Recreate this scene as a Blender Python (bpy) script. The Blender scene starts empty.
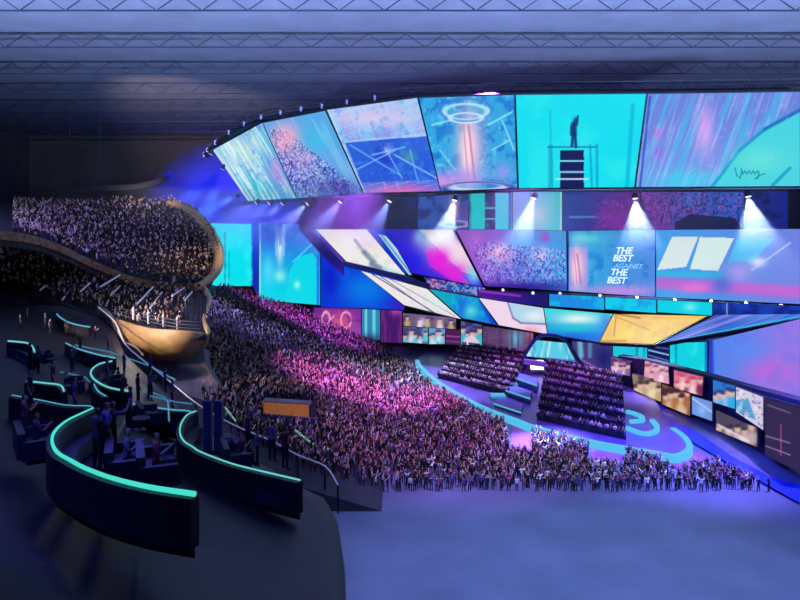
import bpy, bmesh, math, random
import numpy as np
from mathutils import Vector, Matrix

random.seed(7); rng = np.random.default_rng(7)
SC = bpy.context.scene; COL = SC.collection
F, H, HY = 700.0, 30.0, 235.0          # focal length in px, eye height, horizon row

# ------------------------------------------------------------------ camera, world, exposure
cd = bpy.data.cameras.new('camera'); cam = bpy.data.objects.new('camera', cd); COL.objects.link(cam)
cam.location = (0, 0, H); cam.rotation_euler = (math.pi/2, 0, 0)
cd.sensor_width = 36; cd.lens = F*36/800; cd.shift_y = -(300-HY)/800; cd.clip_end = 900; cd.clip_start = 0.1
SC.camera = cam
SC.view_settings.view_transform = 'Standard'; SC.view_settings.look = 'None'
SC.view_settings.exposure = 0; SC.view_settings.gamma = 1; SC.view_settings.use_curve_mapping = False
SC.cycles.max_bounces = 4; SC.cycles.diffuse_bounces = 2; SC.cycles.glossy_bounces = 2
SC.cycles.volume_bounces = 0; SC.cycles.volume_step_rate = 2; SC.cycles.volume_max_steps = 64
W = bpy.data.worlds.new('world'); SC.world = W; W.use_nodes = True
W.node_tree.nodes['Background'].inputs[0].default_value = (0.10, 0.13, 0.42, 1)
W.node_tree.nodes['Background'].inputs[1].default_value = 0.10

def lin(c):
    c = np.asarray(c, float)/255.0
    return np.where(c <= 0.04045, c/12.92, ((c+0.055)/1.055)**2.4)
def P(px, py, D): return Vector(((px-400)*D/F, D, H-(py-HY)*D/F))
def PZ(px, py, z): return P(px, py, (H-z)*F/(py-HY))

def light(kind, loc, to, col, power, **kw):
    l = bpy.data.lights.new(kind.lower()+'_light', kind); o = bpy.data.objects.new(kind.lower()+'_light', l); COL.objects.link(o)
    o.location = loc; l.color = tuple(lin(col)); l.energy = power
    o.rotation_euler = (Vector(to)-Vector(loc)).to_track_quat('-Z', 'Y').to_euler()
    for k, v in kw.items(): setattr(l, k, v)
    return o
def spot(loc, to, col, power, deg=40, blend=.8, size=1.0):
    return light('SPOT', loc, to, col, power, spot_size=math.radians(deg), spot_blend=blend, shadow_soft_size=size)
# rig over the bowl: coloured washes hung under the roof, plus added spots
spot((-2, 120, 56), (-28, 165, 8), (190, 90, 255), 800000, 42)          # violet on the upper crowd
spot((15, 110, 56), (-4, 128, 2), (225, 120, 255), 900000, 40)           # pink on the mid crowd
spot((30, 92, 55), (21, 100, 0), (140, 170, 255), 1200000, 15)            # pale blue group by the stage
spot((20, 75, 55), (6, 96, 0), (190, 135, 240), 190000, 46)              # front crowd
spot((55, 80, 50), (38, 92, 0), (150, 140, 255), 380000, 42)             # right front crowd
spot((-40, 70, 50), (-26, 100, 4), (120, 110, 190), 60000, 40)          # left slope, dim
spot((20, 130, 52), (30, 135, 0), (190, 95, 235), 190000, 56)            # stage floor wash
spot((-46, 150, 54), (-54, 224, 33), (18, 34, 255), 2000000, 44)         # deep blue on the back wall
spot((-45, 70, 48), (-55, 125, 28), (120, 110, 220), 90000, 36)         # upper balcony
spot((-48, 60, 30), (-34, 94, 17), (255, 225, 180), 80000, 22)           # warm on the timber front
spot((-5, 95, 50), (-36, 120, 26), (255, 225, 200), 60000, 16)
spot((-55, 110, 40), (-45, 200, 62), (215, 190, 175), 170000, 50)           # dim neutral spot, added to lighten the roof, left         # warm on the balcony rim
spot((-12, 12, 38), (-9, 24, 21), (90, 100, 255), 6500, 90)               # lounge terrace
spot((-30, 40, 40), (-26, 55, 19), (60, 90, 255), 9000, 90)
for ux in (-60, -15, 30, 75): spot((ux, 66, 34), (ux, 92, 62), (150, 175, 225), 300000, 120, 1, 3)   # added unseen spots that wash the roof blue
spot((20, 50, 58), (18, 58, 0), (135, 170, 225), 300000, 66)              # added unseen spot that tints the near floor blue

# ------------------------------------------------------------------ materials
MATS = {}
def mat(name, c, rough=.6, metal=0.0, noise=0.0, scale=2.0, emit=None, es=1.0, bump=0.0):
    if name in MATS: return MATS[name]
    m = bpy.data.materials.new(name); m.use_nodes = True; nt = m.node_tree; b = nt.nodes['Principled BSDF']
    col = tuple(lin(c))+(1,)
    b.inputs['Base Color'].default_value = col; b.inputs['Roughness'].default_value = rough; b.inputs['Metallic'].default_value = metal
    if noise or bump:
        tc = nt.nodes.new('ShaderNodeTexCoord'); n = nt.nodes.new('ShaderNodeTexNoise')
        n.inputs['Scale'].default_value = scale; n.inputs['Detail'].default_value = 5
        nt.links.new(tc.outputs['Object'], n.inputs['Vector'])
        if noise:
            r = nt.nodes.new('ShaderNodeValToRGB'); r.color_ramp.elements[0].position = .3; r.color_ramp.elements[1].position = .7
            r.color_ramp.elements[0].color = tuple(x*(1-noise) for x in col[:3])+(1,)
            r.color_ramp.elements[1].color = tuple(min(1, x*(1+noise)) for x in col[:3])+(1,)
            nt.links.new(n.outputs['Fac'], r.inputs['Fac']); nt.links.new(r.outputs['Color'], b.inputs['Base Color'])
        if bump:
            bp = nt.nodes.new('ShaderNodeBump'); bp.inputs['Strength'].default_value = bump
            nt.links.new(n.outputs['Fac'], bp.inputs['Height']); nt.links.new(bp.outputs['Normal'], b.inputs['Normal'])
    if emit is not None:
        b.inputs['Emission Color'].default_value = tuple(lin(emit))+(1,); b.inputs['Emission Strength'].default_value = es
    MATS[name] = m; return m
def attr_mat(name, emission):
    m = bpy.data.materials.new(name); m.use_nodes = True; nt = m.node_tree; b = nt.nodes['Principled BSDF']
    a = nt.nodes.new('ShaderNodeAttribute'); a.attribute_name = 'col'
    if emission:
        b.inputs['Base Color'].default_value = (0.005, 0.005, 0.005, 1); b.inputs['Roughness'].default_value = .6; b.inputs['Specular IOR Level'].default_value = 0.05
        nt.links.new(a.outputs['Color'], b.inputs['Emission Color']); b.inputs['Emission Strength'].default_value = 1.0
    else:
        nt.links.new(a.outputs['Color'], b.inputs['Base Color']); b.inputs['Roughness'].default_value = .75
    return m
M_SCREEN = attr_mat('led_screen', True); M_CLOTH = attr_mat('cloth_and_skin', False)
M_CASE = mat('casing_black', (24, 26, 44), .45, noise=.2)
M_STEEL = mat('truss_steel', (70, 74, 92), .4, .6, noise=.2)
M_DARK = mat('dark_concrete', (44, 42, 56), .8, noise=.35, scale=.6, bump=.1)
M_TERR = mat('terrace_dark', (24, 23, 36), .55, noise=.4, scale=1.2)
M_WARM = mat('timber_gold', (180, 146, 100), .5, noise=.18, scale=.8)
M_RIM = mat('rim_gold', (214, 178, 130), .35, .2, noise=.15)
M_CONC = mat('grey_concrete', (118, 112, 116), .8, noise=.3, scale=.5)
M_LED = mat('led_teal', (10, 20, 20), emit=(70, 225, 205), es=1.0)
M_LEDM = mat('led_mint', (10, 20, 20), emit=(110, 215, 215), es=.9)
M_LEDB = mat('led_blue', (10, 20, 20), emit=(95, 190, 225), es=.8)
M_CYAN = mat('stage_cyan', (10, 20, 20), emit=(85, 195, 240), es=.95)
M_WHITE = mat('lamp_white', (240, 240, 240), emit=(240, 235, 255), es=2.5)
M_GLASS = mat('rail_glass', (30, 45, 70), .1)
M_LOUNGE = mat('lounge_leather', (38, 34, 62), .5, noise=.2)

# ------------------------------------------------------------------ object helpers
def mesh_obj(name, verts, faces, m, parent=None, smooth=False, origin=None):
    me = bpy.data.meshes.new(name)
    o0 = Vector(origin) if origin is not None else Vector((0, 0, 0))
    me.from_pydata([tuple(Vector(v)-o0) for v in verts], [], faces); me.update()
    bm = bmesh.new(); bm.from_mesh(me); bmesh.ops.recalc_face_normals(bm, faces=bm.faces); bm.to_mesh(me); bm.free()
    if m: me.materials.append(m)
    if smooth: me.polygons.foreach_set('use_smooth', [True]*len(me.polygons))
    o = bpy.data.objects.new(name, me); COL.objects.link(o)
    if parent is not None: o.parent = parent; o.location = o0 - Vector(parent.location)
    else: o.location = o0
    return o
def thing(name, label, cat, loc, group=None):
    o = bpy.data.objects.new(name, None); COL.objects.link(o); o.location = loc; o['label'] = label; o['category'] = cat
    if group: o['group'] = group
    o.empty_display_size = .2; return o
def tag(o, label, cat, group=None, kind=None):
    o['label'] = label; o['category'] = cat
    if group: o['group'] = group
    if kind: o['kind'] = kind
    return o
def struct(o): o['kind'] = 'structure'; return o
class MB:
    def __init__(s): s.v = []; s.f = []
    def add(s, v, f):
        n = len(s.v); s.v += [Vector(x) for x in v]; s.f += [tuple(i+n for i in q) for q in f]; return s
    def box(s, c, d, mtx=None):
        c = Vector(c); q = [Vector((x*d[0]/2, y*d[1]/2, z*d[2]/2)) for x in (-1, 1) for y in (-1, 1) for z in (-1, 1)]
        if mtx is not None: q = [mtx @ p for p in q]
        return s.add([c+p for p in q], [(0, 1, 3, 2), (4, 6, 7, 5), (0, 4, 5, 1), (2, 3, 7, 6), (0, 2, 6, 4), (1, 5, 7, 3)])
    def tube(s, pts, r, n=6):
        pts = [Vector(p) for p in pts]; base = len(s.v); rs = r if isinstance(r, (list, tuple)) else [r]*len(pts)
        for i, p in enumerate(pts):
            t = (pts[min(i+1, len(pts)-1)]-pts[max(i-1, 0)]).normalized()
            up = Vector((0, 0, 1)) if abs(t.z) < .95 else Vector((1, 0, 0))
            a = t.cross(up).normalized(); b = a.cross(t)
            for k in range(n):
                an = 2*math.pi*(k+.5)/n; s.v.append(p+(a*math.cos(an)+b*math.sin(an))*rs[i])
        for i in range(len(pts)-1):
            for k in range(n):
                s.f.append((base+i*n+k, base+i*n+(k+1) % n, base+(i+1)*n+(k+1) % n, base+(i+1)*n+k))
        s.f.append(tuple(base+k for k in range(n))); s.f.append(tuple(base+(len(pts)-1)*n+k for k in reversed(range(n))))
        return s
    def prism(s, pts, d):                     # closed outline, extruded by vector d
        d = Vector(d); n = len(pts)
        return s.add([Vector(p) for p in pts]+[Vector(p)+d for p in pts],
                     [tuple(range(n)), tuple(range(2*n-1, n-1, -1))]+[(i, (i+1) % n, n+(i+1) % n, n+i) for i in range(n)])
    def wall(s, pts, h, t):                   # ribbon wall along a path, top at the path, height h down, thickness t
        pts = [Vector(p) for p in pts]; b = len(s.v)
        for i, p in enumerate(pts):
            tg = (pts[min(i+1, len(pts)-1)]-pts[max(i-1, 0)]); tg.z = 0; tg.normalize(); nn = Vector((-tg.y, tg.x, 0))*t/2
            s.v += [p-nn, p+nn, p+nn-Vector((0, 0, h)), p-nn-Vector((0, 0, h))]
        for i in range(len(pts)-1):
            for k in range(4):
                s.f.append((b+4*i+k, b+4*i+(k+1) % 4, b+4*i+4+(k+1) % 4, b+4*i+4+k))
        s.f += [(b, b+1, b+2, b+3), tuple(b+4*(len(pts)-1)+k for k in (3, 2, 1, 0))]; return s
    def build(s, name, m, parent=None, smooth=False, origin=None):
        if origin is None and parent is None:
            xs = [v.x for v in s.v]; ys = [v.y for v in s.v]; origin = ((min(xs)+max(xs))/2, (min(ys)+max(ys))/2, min(v.z for v in s.v))
        return mesh_obj(name, s.v, s.f, m, parent, smooth, origin)
def smooth_path(pts, n=6):
    pts = [Vector(p) for p in pts]; out = []
    for i in range(len(pts)-1):
        p0, p1, p2, p3 = pts[max(i-1, 0)], pts[i], pts[i+1], pts[min(i+2, len(pts)-1)]
        for k in range(n):
            t = k/n; out.append(.5*((2*p1)+(p2-p0)*t+(2*p0-5*p1+4*p2-p3)*t*t+(3*p1-p0-3*p2+p3)*t**3))
    return out+[pts[-1]]

# ------------------------------------------------------------------ screens: picture content painted on the display surface
def fbm(x, y, s, seed=0):
    out = np.zeros_like(x); a = 1; tot = 0
    for o in range(4):
        X = x/s*2**o+seed*13.7; Y = y/s*2**o+seed*7.3; xi = np.floor(X); yi = np.floor(Y); fx = X-xi; fy = Y-yi
        h = lambda i, j: np.modf(np.abs(np.sin(i*127.1+j*311.7+seed*17)*43758.5453))[0]
        fx = fx*fx*(3-2*fx); fy = fy*fy*(3-2*fy)
        out += a*((h(xi, yi)*(1-fx)+h(xi+1, yi)*fx)*(1-fy)+(h(xi, yi+1)*(1-fx)+h(xi+1, yi+1)*fx)*fy); tot += a; a *= .5
    return out/tot
def inpoly(x, y, poly):
    r = np.zeros(x.shape, bool); n = len(poly)
    for i in range(n):
        x0, y0 = poly[i]; x1, y1 = poly[(i+1) % n]
        if y0 == y1: continue
        c = ((y0 > y) != (y1 > y)) & (x < (x1-x0)*(y-y0)/(y1-y0)+x0); r ^= c
    return r
def paint(x, y, ops):
    C = np.zeros(x.shape+(3,))
    def mix(a, c):
        nonlocal C
        C = C*(1-a[..., None])+np.asarray(c, float)*a[..., None]
    sm = lambda t: np.clip(t, 0, 1)**2*(3-2*np.clip(t, 0, 1))
    for k, op in enumerate(ops):
        o = op[0]
        if o == 'fill': C = C*0+np.asarray(op[1], float)
        elif o == 'v': t = sm((y-op[1])/(op[2]-op[1])); C = np.asarray(op[3], float)*(1-t[..., None])+np.asarray(op[4], float)*t[..., None]
        elif o == 'h': t = sm((x-op[1])/(op[2]-op[1])); C = np.asarray(op[3], float)*(1-t[..., None])+np.asarray(op[4], float)*t[..., None]
        elif o == 'blob': _, bx, by, rx, ry, c, a = op; mix(a*np.exp(-(((x-bx)/rx)**2+((y-by)/ry)**2)), c)
        elif o == 'line':
            _, x0, y0, x1, y1, w, c, a = op; dx, dy = x1-x0, y1-y0; L = dx*dx+dy*dy+1e-9
            t = np.clip(((x-x0)*dx+(y-y0)*dy)/L, 0, 1); d = np.hypot(x-x0-t*dx, y-y0-t*dy); mix(a*np.clip(1.5-d/w, 0, 1), c)
        elif o == 'poly': mix(op[3]*inpoly(x, y, op[1]).astype(float), op[2])
        elif o == 'noise': _, s, c, a, thr = op; mix(a*sm((fbm(x, y, s, k+1)-thr)*5), c)
        elif o == 'streak': _, s, kx, c, a = op; mix(a*sm((fbm(x+kx*y, y*.08, s, k+3)-.5)*5), c)
        elif o == 'speck':
            _, poly, cols, dens, s = op; m = inpoly(x, y, poly); xi = np.floor(x/s); yi = np.floor(y/(s*1.2))
            h = np.modf(np.abs(np.sin(xi*12.9898+yi*78.233+k)*43758.5453))[0]; g = np.modf(h*97.31)[0]
            for j, c in enumerate(cols): mix((m & (h < dens) & (np.floor(g*len(cols)) == j)).astype(float)*.65, c)
        elif o == 'ring': _, cx, cy, rx, ry, w, c, a = op; d = np.abs(np.hypot((x-cx)/rx, (y-cy)/ry)-1)*min(rx, ry); mix(a*np.clip(1.5-d/w, 0, 1), c)
        elif o == 'crowdpic':
            _, a, b, d = op; rr = random.Random(int(x.mean()*7+y.mean())); x0, x1, y0, y1 = x.min(), x.max(), y.min(), y.max()
            mix(.75*sm((fbm(x, y, 6, k+2)-.48)*5), b)
            for q in range(5):
                cx = x0+(x1-x0)*(q+.3+.4*rr.random())/5; cy = y0+(y1-y0)*(.3+.3*rr.random()); rs = (y1-y0)*(.09+.05*rr.random())
                mix(.95*np.exp(-(((x-cx)/(rs*1.7))**2+((y-cy-rs*3)/(rs*2.3))**2)**2), a if q % 2 else d)
                mix(.95*np.exp(-(((x-cx)/rs)**2+((y-cy)/(rs*1.2))**2)**2), (225, 185, 165)); mix(.9*np.exp(-(((x-cx)/(rs*1.1))**2+((y-cy+rs*.9)/(rs*.6))**2)**2), b)
        elif o == 'rect': _, x0, y0, x1, y1, c, a = op; mix(a*((x > x0) & (x < x1) & (y > y0) & (y < y1)).astype(float), c)
    return C
def screen(name, label, corners, ops, cat='screen', group=None, depth=.8, res=.8, rim=.25):
    TL, TR, BR, BL = [P(*c) for c in corners]
    w = max(math.hypot(corners[0][0]-corners[1][0], corners[0][1]-corners[1][1]), math.hypot(corners[3][0]-corners[2][0], corners[3][1]-corners[2][1]))
    h = max(math.hypot(corners[0][0]-corners[3][0], corners[0][1]-corners[3][1]), math.hypot(corners[1][0]-corners[2][0], corners[1][1]-corners[2][1]))
    nu, nv = max(3, int(w/res)), max(3, int(h/res))
    root = thing(name, label, cat, (BL+BR)/2, group)
    u = np.linspace(0, 1, nu+1)[None, :, None]; t = np.linspace(0, 1, nv+1)[:, None, None]
    A = lambda v: np.array(v)[None, None, :]
    V = (A(TL)*(1-u)+A(TR)*u)*(1-t)+(A(BL)*(1-u)+A(BR)*u)*t
    px = 400+V[..., 0]*F/V[..., 1]; py = HY+(H-V[..., 2])*F/V[..., 1]
    C = np.clip(paint(px, py, ops), 0, 255); C = lin(C)
    me = bpy.data.meshes.new('display'); off = np.array(root.location)
    idx = np.arange((nu+1)*(nv+1)).reshape(nv+1, nu+1)
    q = np.stack([idx[1:, :-1], idx[1:, 1:], idx[:-1, 1:], idx[:-1, :-1]], -1).reshape(-1, 4)
    mk_mesh(me, (V.reshape(-1, 3)-off), q); set_vcol(me, C.reshape(-1, 3)); me.materials.append(M_SCREEN)
    o = bpy.data.objects.new('display', me); COL.objects.link(o); o.parent = root
    n = (TR-BL).cross(TL-BR).normalized()
    if n.dot((TL+BR)/2-Vector((0, 0, H))) > 0: n = -n
    c = (TL+TR+BR+BL)/4; k = lambda p: p+(p-c).normalized()*rim
    g = 8; q = [k(TL), k(TR), k(BR), k(BL)]; B = []
    for off in (.12, depth):
        for j in range(g+1):
            for i in range(g+1): B.append(q[0].lerp(q[1], i/g).lerp(q[3].lerp(q[2], i/g), j/g)-n*off)
    m2 = (g+1)**2; fs = []
    for j in range(g):
        for i in range(g):
            a = j*(g+1)+i; fs += [(a, a+1, a+g+2, a+g+1), (m2+a, m2+a+g+1, m2+a+g+2, m2+a+1)]
    ring_ = [i for i in range(g)]+[j*(g+1)+g for j in range(g)]+[g*(g+1)+i for i in range(g, 0, -1)]+[j*(g+1) for j in range(g, 0, -1)]
    fs += [(ring_[i], m2+ring_[i], m2+ring_[(i+1) % len(ring_)], ring_[(i+1) % len(ring_)]) for i in range(len(ring_))]
    MB().add(B, fs).build('casing', M_CASE, root, origin=root.location)
    return root
def mk_mesh(me, V, Q):
    V = np.asarray(V, np.float32); Q = np.asarray(Q, np.int32); k = Q.shape[1]
    me.vertices.add(len(V)); me.vertices.foreach_set('co', V.ravel())
    me.loops.add(Q.size); me.loops.foreach_set('vertex_index', Q.ravel())
    me.polygons.add(len(Q)); me.polygons.foreach_set('loop_start', np.arange(0, Q.size, k, dtype=np.int32))
    me.polygons.foreach_set('loop_total', np.full(len(Q), k, np.int32)); me.update(calc_edges=True)
def set_vcol(me, C):
    a = me.color_attributes.new('col', 'FLOAT_COLOR', 'POINT')
    a.data.foreach_set('color', np.hstack([C, np.ones((len(C), 1))]).astype(np.float32).ravel())

# ================================================================== THE SETTING
ceil_m = mat('roof_deck', (120, 122, 140), .8, noise=.12, scale=.15)
wall_m = mat('wall_paint', (92, 84, 86), .85, noise=.25, scale=.08)
floor_m = mat('arena_floor', (96, 94, 128), .45, noise=.15, scale=.2)
struct(MB().box((0, 118, -.5), (260, 240, 1)).build('floor', floor_m))
struct(MB().box((0, 118, 62.5), (260, 240, 1)).build('ceiling', ceil_m))
struct(MB().box((0, 226, 31), (250, 1, 62)).build('wall_back', wall_m))
struct(MB().box((-120, 118, 31), (1, 220, 62)).build('wall_left', wall_m))
struct(MB().box((95, 118, 31), (1, 220, 62)).build('wall_right', wall_m))
ORD = ['first', 'second', 'third', 'fourth', 'fifth', 'sixth', 'seventh', 'eighth', 'ninth', 'tenth', 'eleventh', 'twelfth']
for i, y in enumerate(range(74, 220, 18)):
    mb = MB()
    for z in (59.5, 61.6): mb.tube([(-119, y, z), (94, y, z)], .14, 4)
    for x in range(-116, 92, 6): mb.tube([(x, y, 59.5), (x+3, y, 61.6)], .09, 4); mb.tube([(x+3, y, 61.6), (x+6, y, 59.5)], .09, 4)
    t = mb.build('roof_truss', M_STEEL)
    tag(t, 'steel roof truss crossing the ceiling deck, '+ORD[i]+' counting away from the viewer', 'truss', 'roof trusses across the ceiling')
# dim curved bulkhead on the left above the balcony
mb = MB(); mb.wall(smooth_path([P(60, 188, 175), P(100, 186, 170), P(135, 184, 168), P(160, 178, 170), P(170, 172, 176)]), 1.3, 1.0)
for q in (P(70, 187, 173), P(100, 186, 170)): mb.tube([q-Vector((0, 0, .3)), Vector((q.x, q.y, 61.98))], .08, 4)
tag(mb.build('bulkhead', mat('bulkhead_grey', (60, 56, 66), .8)), 'dim grey curved bulkhead band high over the upper balcony', 'bulkhead')

# ================================================================== UPPER RING OF SCREENS
CY, CY2 = (10, 225, 240), (0, 190, 225); WH = (235, 240, 255); DB = (20, 30, 130); PK = (225, 130, 220); BL = (40, 90, 220)
def up(name, label, tl, tr, br, bl, ops, **k):
    def dd(p): return 8*F/(HY-p[1])
    b1, b2 = dd(bl), dd(br)
    return screen(name, label, [tl+(b1*.92,), tr+(b2*.92,), br+(b2,), bl+(b1,)], ops, group='overhead ring screens', **k)
up('overhead_screen', 'small leftmost overhead ring screen with pale teal and white streaks', (213, 150), (262, 123), (296, 198), (248, 201),
   [('h', 213, 296, (150, 205, 235), (60, 175, 220)), ('blob', 248, 146, 16, 22, (215, 240, 225), .9), ('blob', 282, 180, 14, 12, (185, 150, 225), .8), ('blob', 262, 188, 14, 9, (10, 200, 205), .8), ('streak', 2, -.62, (235, 250, 255), .75), ('streak', 4, -.62, (60, 140, 220), .4), ('blob', 276, 168, 7, 14, (200, 150, 225), .7), ('noise', 4, (60, 110, 210), .35, .6), ('line', 213, 150, 248, 200, 1, WH, .8)])
up('overhead_screen', 'overhead ring screen showing pink lit concert crowd beside the leftmost screen', (263, 123), (325, 111), (363, 193), (297, 198),
   [('fill', (90, 165, 230)), ('blob', 285, 140, 14, 16, (240, 170, 200), .9), ('blob', 300, 165, 25, 20, (180, 150, 230), .7), ('blob', 315, 140, 18, 18, (60, 190, 235), .8), ('speck', [(270, 130), (285, 130), (362, 190), (362, 196), (290, 197)], [(60, 40, 150), (90, 60, 190), (225, 215, 250), (30, 20, 100)], .55, 1.3), ('blob', 335, 188, 28, 10, (60, 30, 140), .6), ('blob', 287, 138, 12, 12, (250, 175, 205), .7), ('blob', 305, 158, 10, 8, (230, 180, 225), .5), ('streak', 3, -.5, (190, 230, 250), .25)])
up('overhead_screen', 'overhead ring screen showing a blue hall with crossed white light beams', (327, 110), (417, 98), (440, 191), (364, 193),
   [('v', 100, 195, (175, 190, 240), (60, 100, 225)), ('streak', 2, 4, (215, 225, 255), .5), ('streak', 3, -.45, (150, 220, 250), .5), ('blob', 375, 118, 40, 8, (225, 200, 240), .8), ('poly', [(345, 142), (432, 136), (440, 180), (362, 183)], (30, 85, 215), .85), ('blob', 385, 152, 9, 13, (30, 40, 190), .8), ('blob', 409, 156, 7, 6, (70, 160, 160), .8),
    ('line', 372, 155, 405, 147, .8, (120, 200, 255), .8), ('line', 395, 155, 440, 180, .8, (140, 190, 255), .9), ('line', 352, 172, 395, 150, .7, (130, 190, 255), .8), ('line', 385, 148, 402, 178, .6, (150, 210, 255), .7), ('blob', 388, 150, 5, 5, (190, 220, 255), .6), ('line', 410, 150, 418, 182, .7, (120, 180, 255), .8), ('line', 350, 145, 400, 175, .8, (120, 190, 250), .7), ('line', 345, 142, 430, 134, 1, (180, 220, 255), .7),
    ('blob', 400, 191, 45, 7, (225, 110, 190), .9), ('line', 327, 110, 364, 193, 1.5, (190, 225, 250), .8), ('noise', 5, (60, 160, 240), .4, .55)])
trophy = lambda cx, cy, w, h: [('blob', cx, cy, w, h, (250, 190, 225), .95), ('blob', cx-w*.2, cy+h*.1, w*.45, h*.8, (255, 225, 225), .9), ('line', cx-w*.1, cy-h*.6, cx+w*.35, cy+h*.9, 1, (190, 100, 170), .7), ('line', cx-w*.5, cy-h*.7, cx-w*.1, cy+h*.9, .8, (215, 130, 190), .7)]
up('overhead_screen', 'overhead ring screen with glowing pink and gold trophy inside a halo', (419, 98), (514, 95), (517, 188), (441, 191),
   [('fill', (50, 165, 225)), ('noise', 9, (20, 110, 205), .7, .5), ('noise', 5, (120, 230, 250), .5, .6), *trophy(470, 148, 14, 38), ('ring', 466, 112, 22, 8, 1.2, (190, 240, 255), .8), ('ring', 466, 110, 26, 11, .8, (60, 120, 210), .7), ('blob', 455, 178, 30, 9, (190, 140, 240), .8), ('ring', 478, 186, 28, 4, 1, (220, 230, 255), .8), ('ring', 478, 188, 34, 6, .8, (40, 50, 150), .7), ('line', 488, 125, 512, 112, 1, (140, 240, 255), .8), ('line', 502, 120, 514, 150, .8, (150, 230, 255), .8), ('line', 432, 125, 452, 120, .8, (150, 240, 250), .8), ('line', 440, 150, 455, 170, .8, (120, 220, 250), .8), ('line', 492, 150, 510, 140, .8, (140, 230, 255), .8), ('blob', 503, 172, 8, 10, (170, 150, 240), .7), ('blob', 438, 182, 14, 5, (230, 150, 220), .8), ('ring', 466, 118, 16, 5, .8, (225, 245, 255), .7), ('noise', 3, (225, 230, 255), .3, .68)])
up('overhead_screen', 'wide cyan overhead ring screen with a silhouetted figure on a striped podium', (516, 95), (646, 94), (634, 187), (519, 188),
   [('fill', (15, 222, 240)), ('noise', 40, (60, 235, 235), .5, .5), ('rect', 548, 145, 553, 190, (20, 130, 180), .45), ('line', 550, 110, 552, 188, .6, (0, 160, 200), .6), ('line', 590, 145, 592, 188, 1, (0, 150, 195), .7), ('line', 597, 145, 597, 188, 1.2, (0, 150, 195), .7),
    ('rect', 560, 150, 584, 189, (22, 28, 90), 1), ('line', 560, 161, 584, 161, .7, (130, 225, 250), 1), ('line', 560, 172, 584, 172, .8, (150, 225, 250), 1), ('line', 556, 179, 588, 179, .8, (200, 240, 255), .9), ('line', 548, 147, 596, 147, .8, (10, 110, 170), .8),
    ('line', 572, 146, 573, 134, 1.4, (15, 60, 120), 1), ('line', 576, 147, 575, 134, 1.4, (15, 60, 120), 1), ('line', 574, 134, 574, 124, 2.6, (15, 50, 110), 1), ('blob', 575.5, 120, 2, 2.6, (10, 45, 105), 1), ('line', 571, 126, 571, 135, .9, (15, 50, 110), 1), ('line', 577, 125, 578, 116, .9, (15, 50, 110), 1), ('line', 633, 105, 627, 187, 2, (0, 175, 215), .7)])
sig = [(735, 168), (737, 176), (740, 178), (742, 171), (741, 169), (743, 174), (745, 171), (747, 174), (749, 171), (751, 174), (753, 171), (755, 174), (757, 171), (759, 172), (758, 178), (755, 179), (760, 175), (765, 174)]
up('overhead_screen', 'overhead ring screen at the far right with lilac streaks, teal swoosh and faint signature', (648, 94), (800, 92), (800, 186), (636, 187),
   [('v', 95, 188, (105, 130, 220), (120, 150, 235)), ('streak', 6, .35, (70, 190, 240), .6), ('blob', 705, 130, 9, 25, (225, 165, 240), .85), ('blob', 658, 133, 5, 5, (190, 90, 220), .8), ('blob', 658, 153, 3, 4, (180, 90, 225), .8), ('blob', 690, 180, 40, 10, (60, 220, 240), .7), ('streak', 2.5, .35, (200, 215, 255), .3),
    ('poly', [(712, 187), (722, 172), (740, 150), (762, 131), (800, 112), (800, 187)], (70, 215, 225), .95), ('line', 712, 187, 740, 150, 1.6, (20, 160, 210), .9), ('line', 740, 150, 765, 129, 1.6, (20, 140, 200), .9), ('line', 765, 129, 800, 110, 1.8, (20, 110, 190), .9), ('line', 772, 186, 790, 168, 1.5, (10, 140, 190), .8), ('blob', 760, 160, 25, 14, (110, 235, 215), .6)]
   + [('line', *sig[i], *sig[i+1], .55, (20, 120, 140), .8) for i in range(len(sig)-1)] + [('line', 650, 97, 640, 187, 1, (30, 70, 190), .8), ('noise', 4, (190, 190, 250), .25, .62)])
# catwalk truss that follows the top of the ring
cat = [(205, 156, 155), (213, 147, 152), (235, 131, 146), (262, 119, 140), (295, 112, 136), (330, 107, 132), (375, 100, 128), (420, 95, 124), (520, 91, 118), (650, 90, 112), (800, 88, 108)]
cp = smooth_path([P(*c) for c in cat], 5)
root = thing('catwalk', 'dark curved lighting catwalk along the top of the overhead screens', 'catwalk', cp[0])
mb = MB(); mb.wall(cp, .35, 1.6); mb.build('deck', M_CASE, root, origin=root.location)
mb = MB(); mb.tube([p+Vector((0, 0, 1.4)) for p in cp], .1, 5); mb.tube([p+Vector((0, 0, .8)) for p in cp], .07, 5)
for p in cp[::2]: mb.tube([p, p+Vector((0, 0, 1.4))], .07, 4)
mb.build('guard_rail', M_STEEL, root, origin=root.location)
for k, p in enumerate(cp[:32:3]):
    mb = MB(); mb.box(p+Vector((0, -.9, .2)), (.35, .5, .9)); mb.build('floodlight', mat('flood_face', (120, 120, 170), emit=(110, 130, 225), es=.8), root, origin=root.location)
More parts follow.
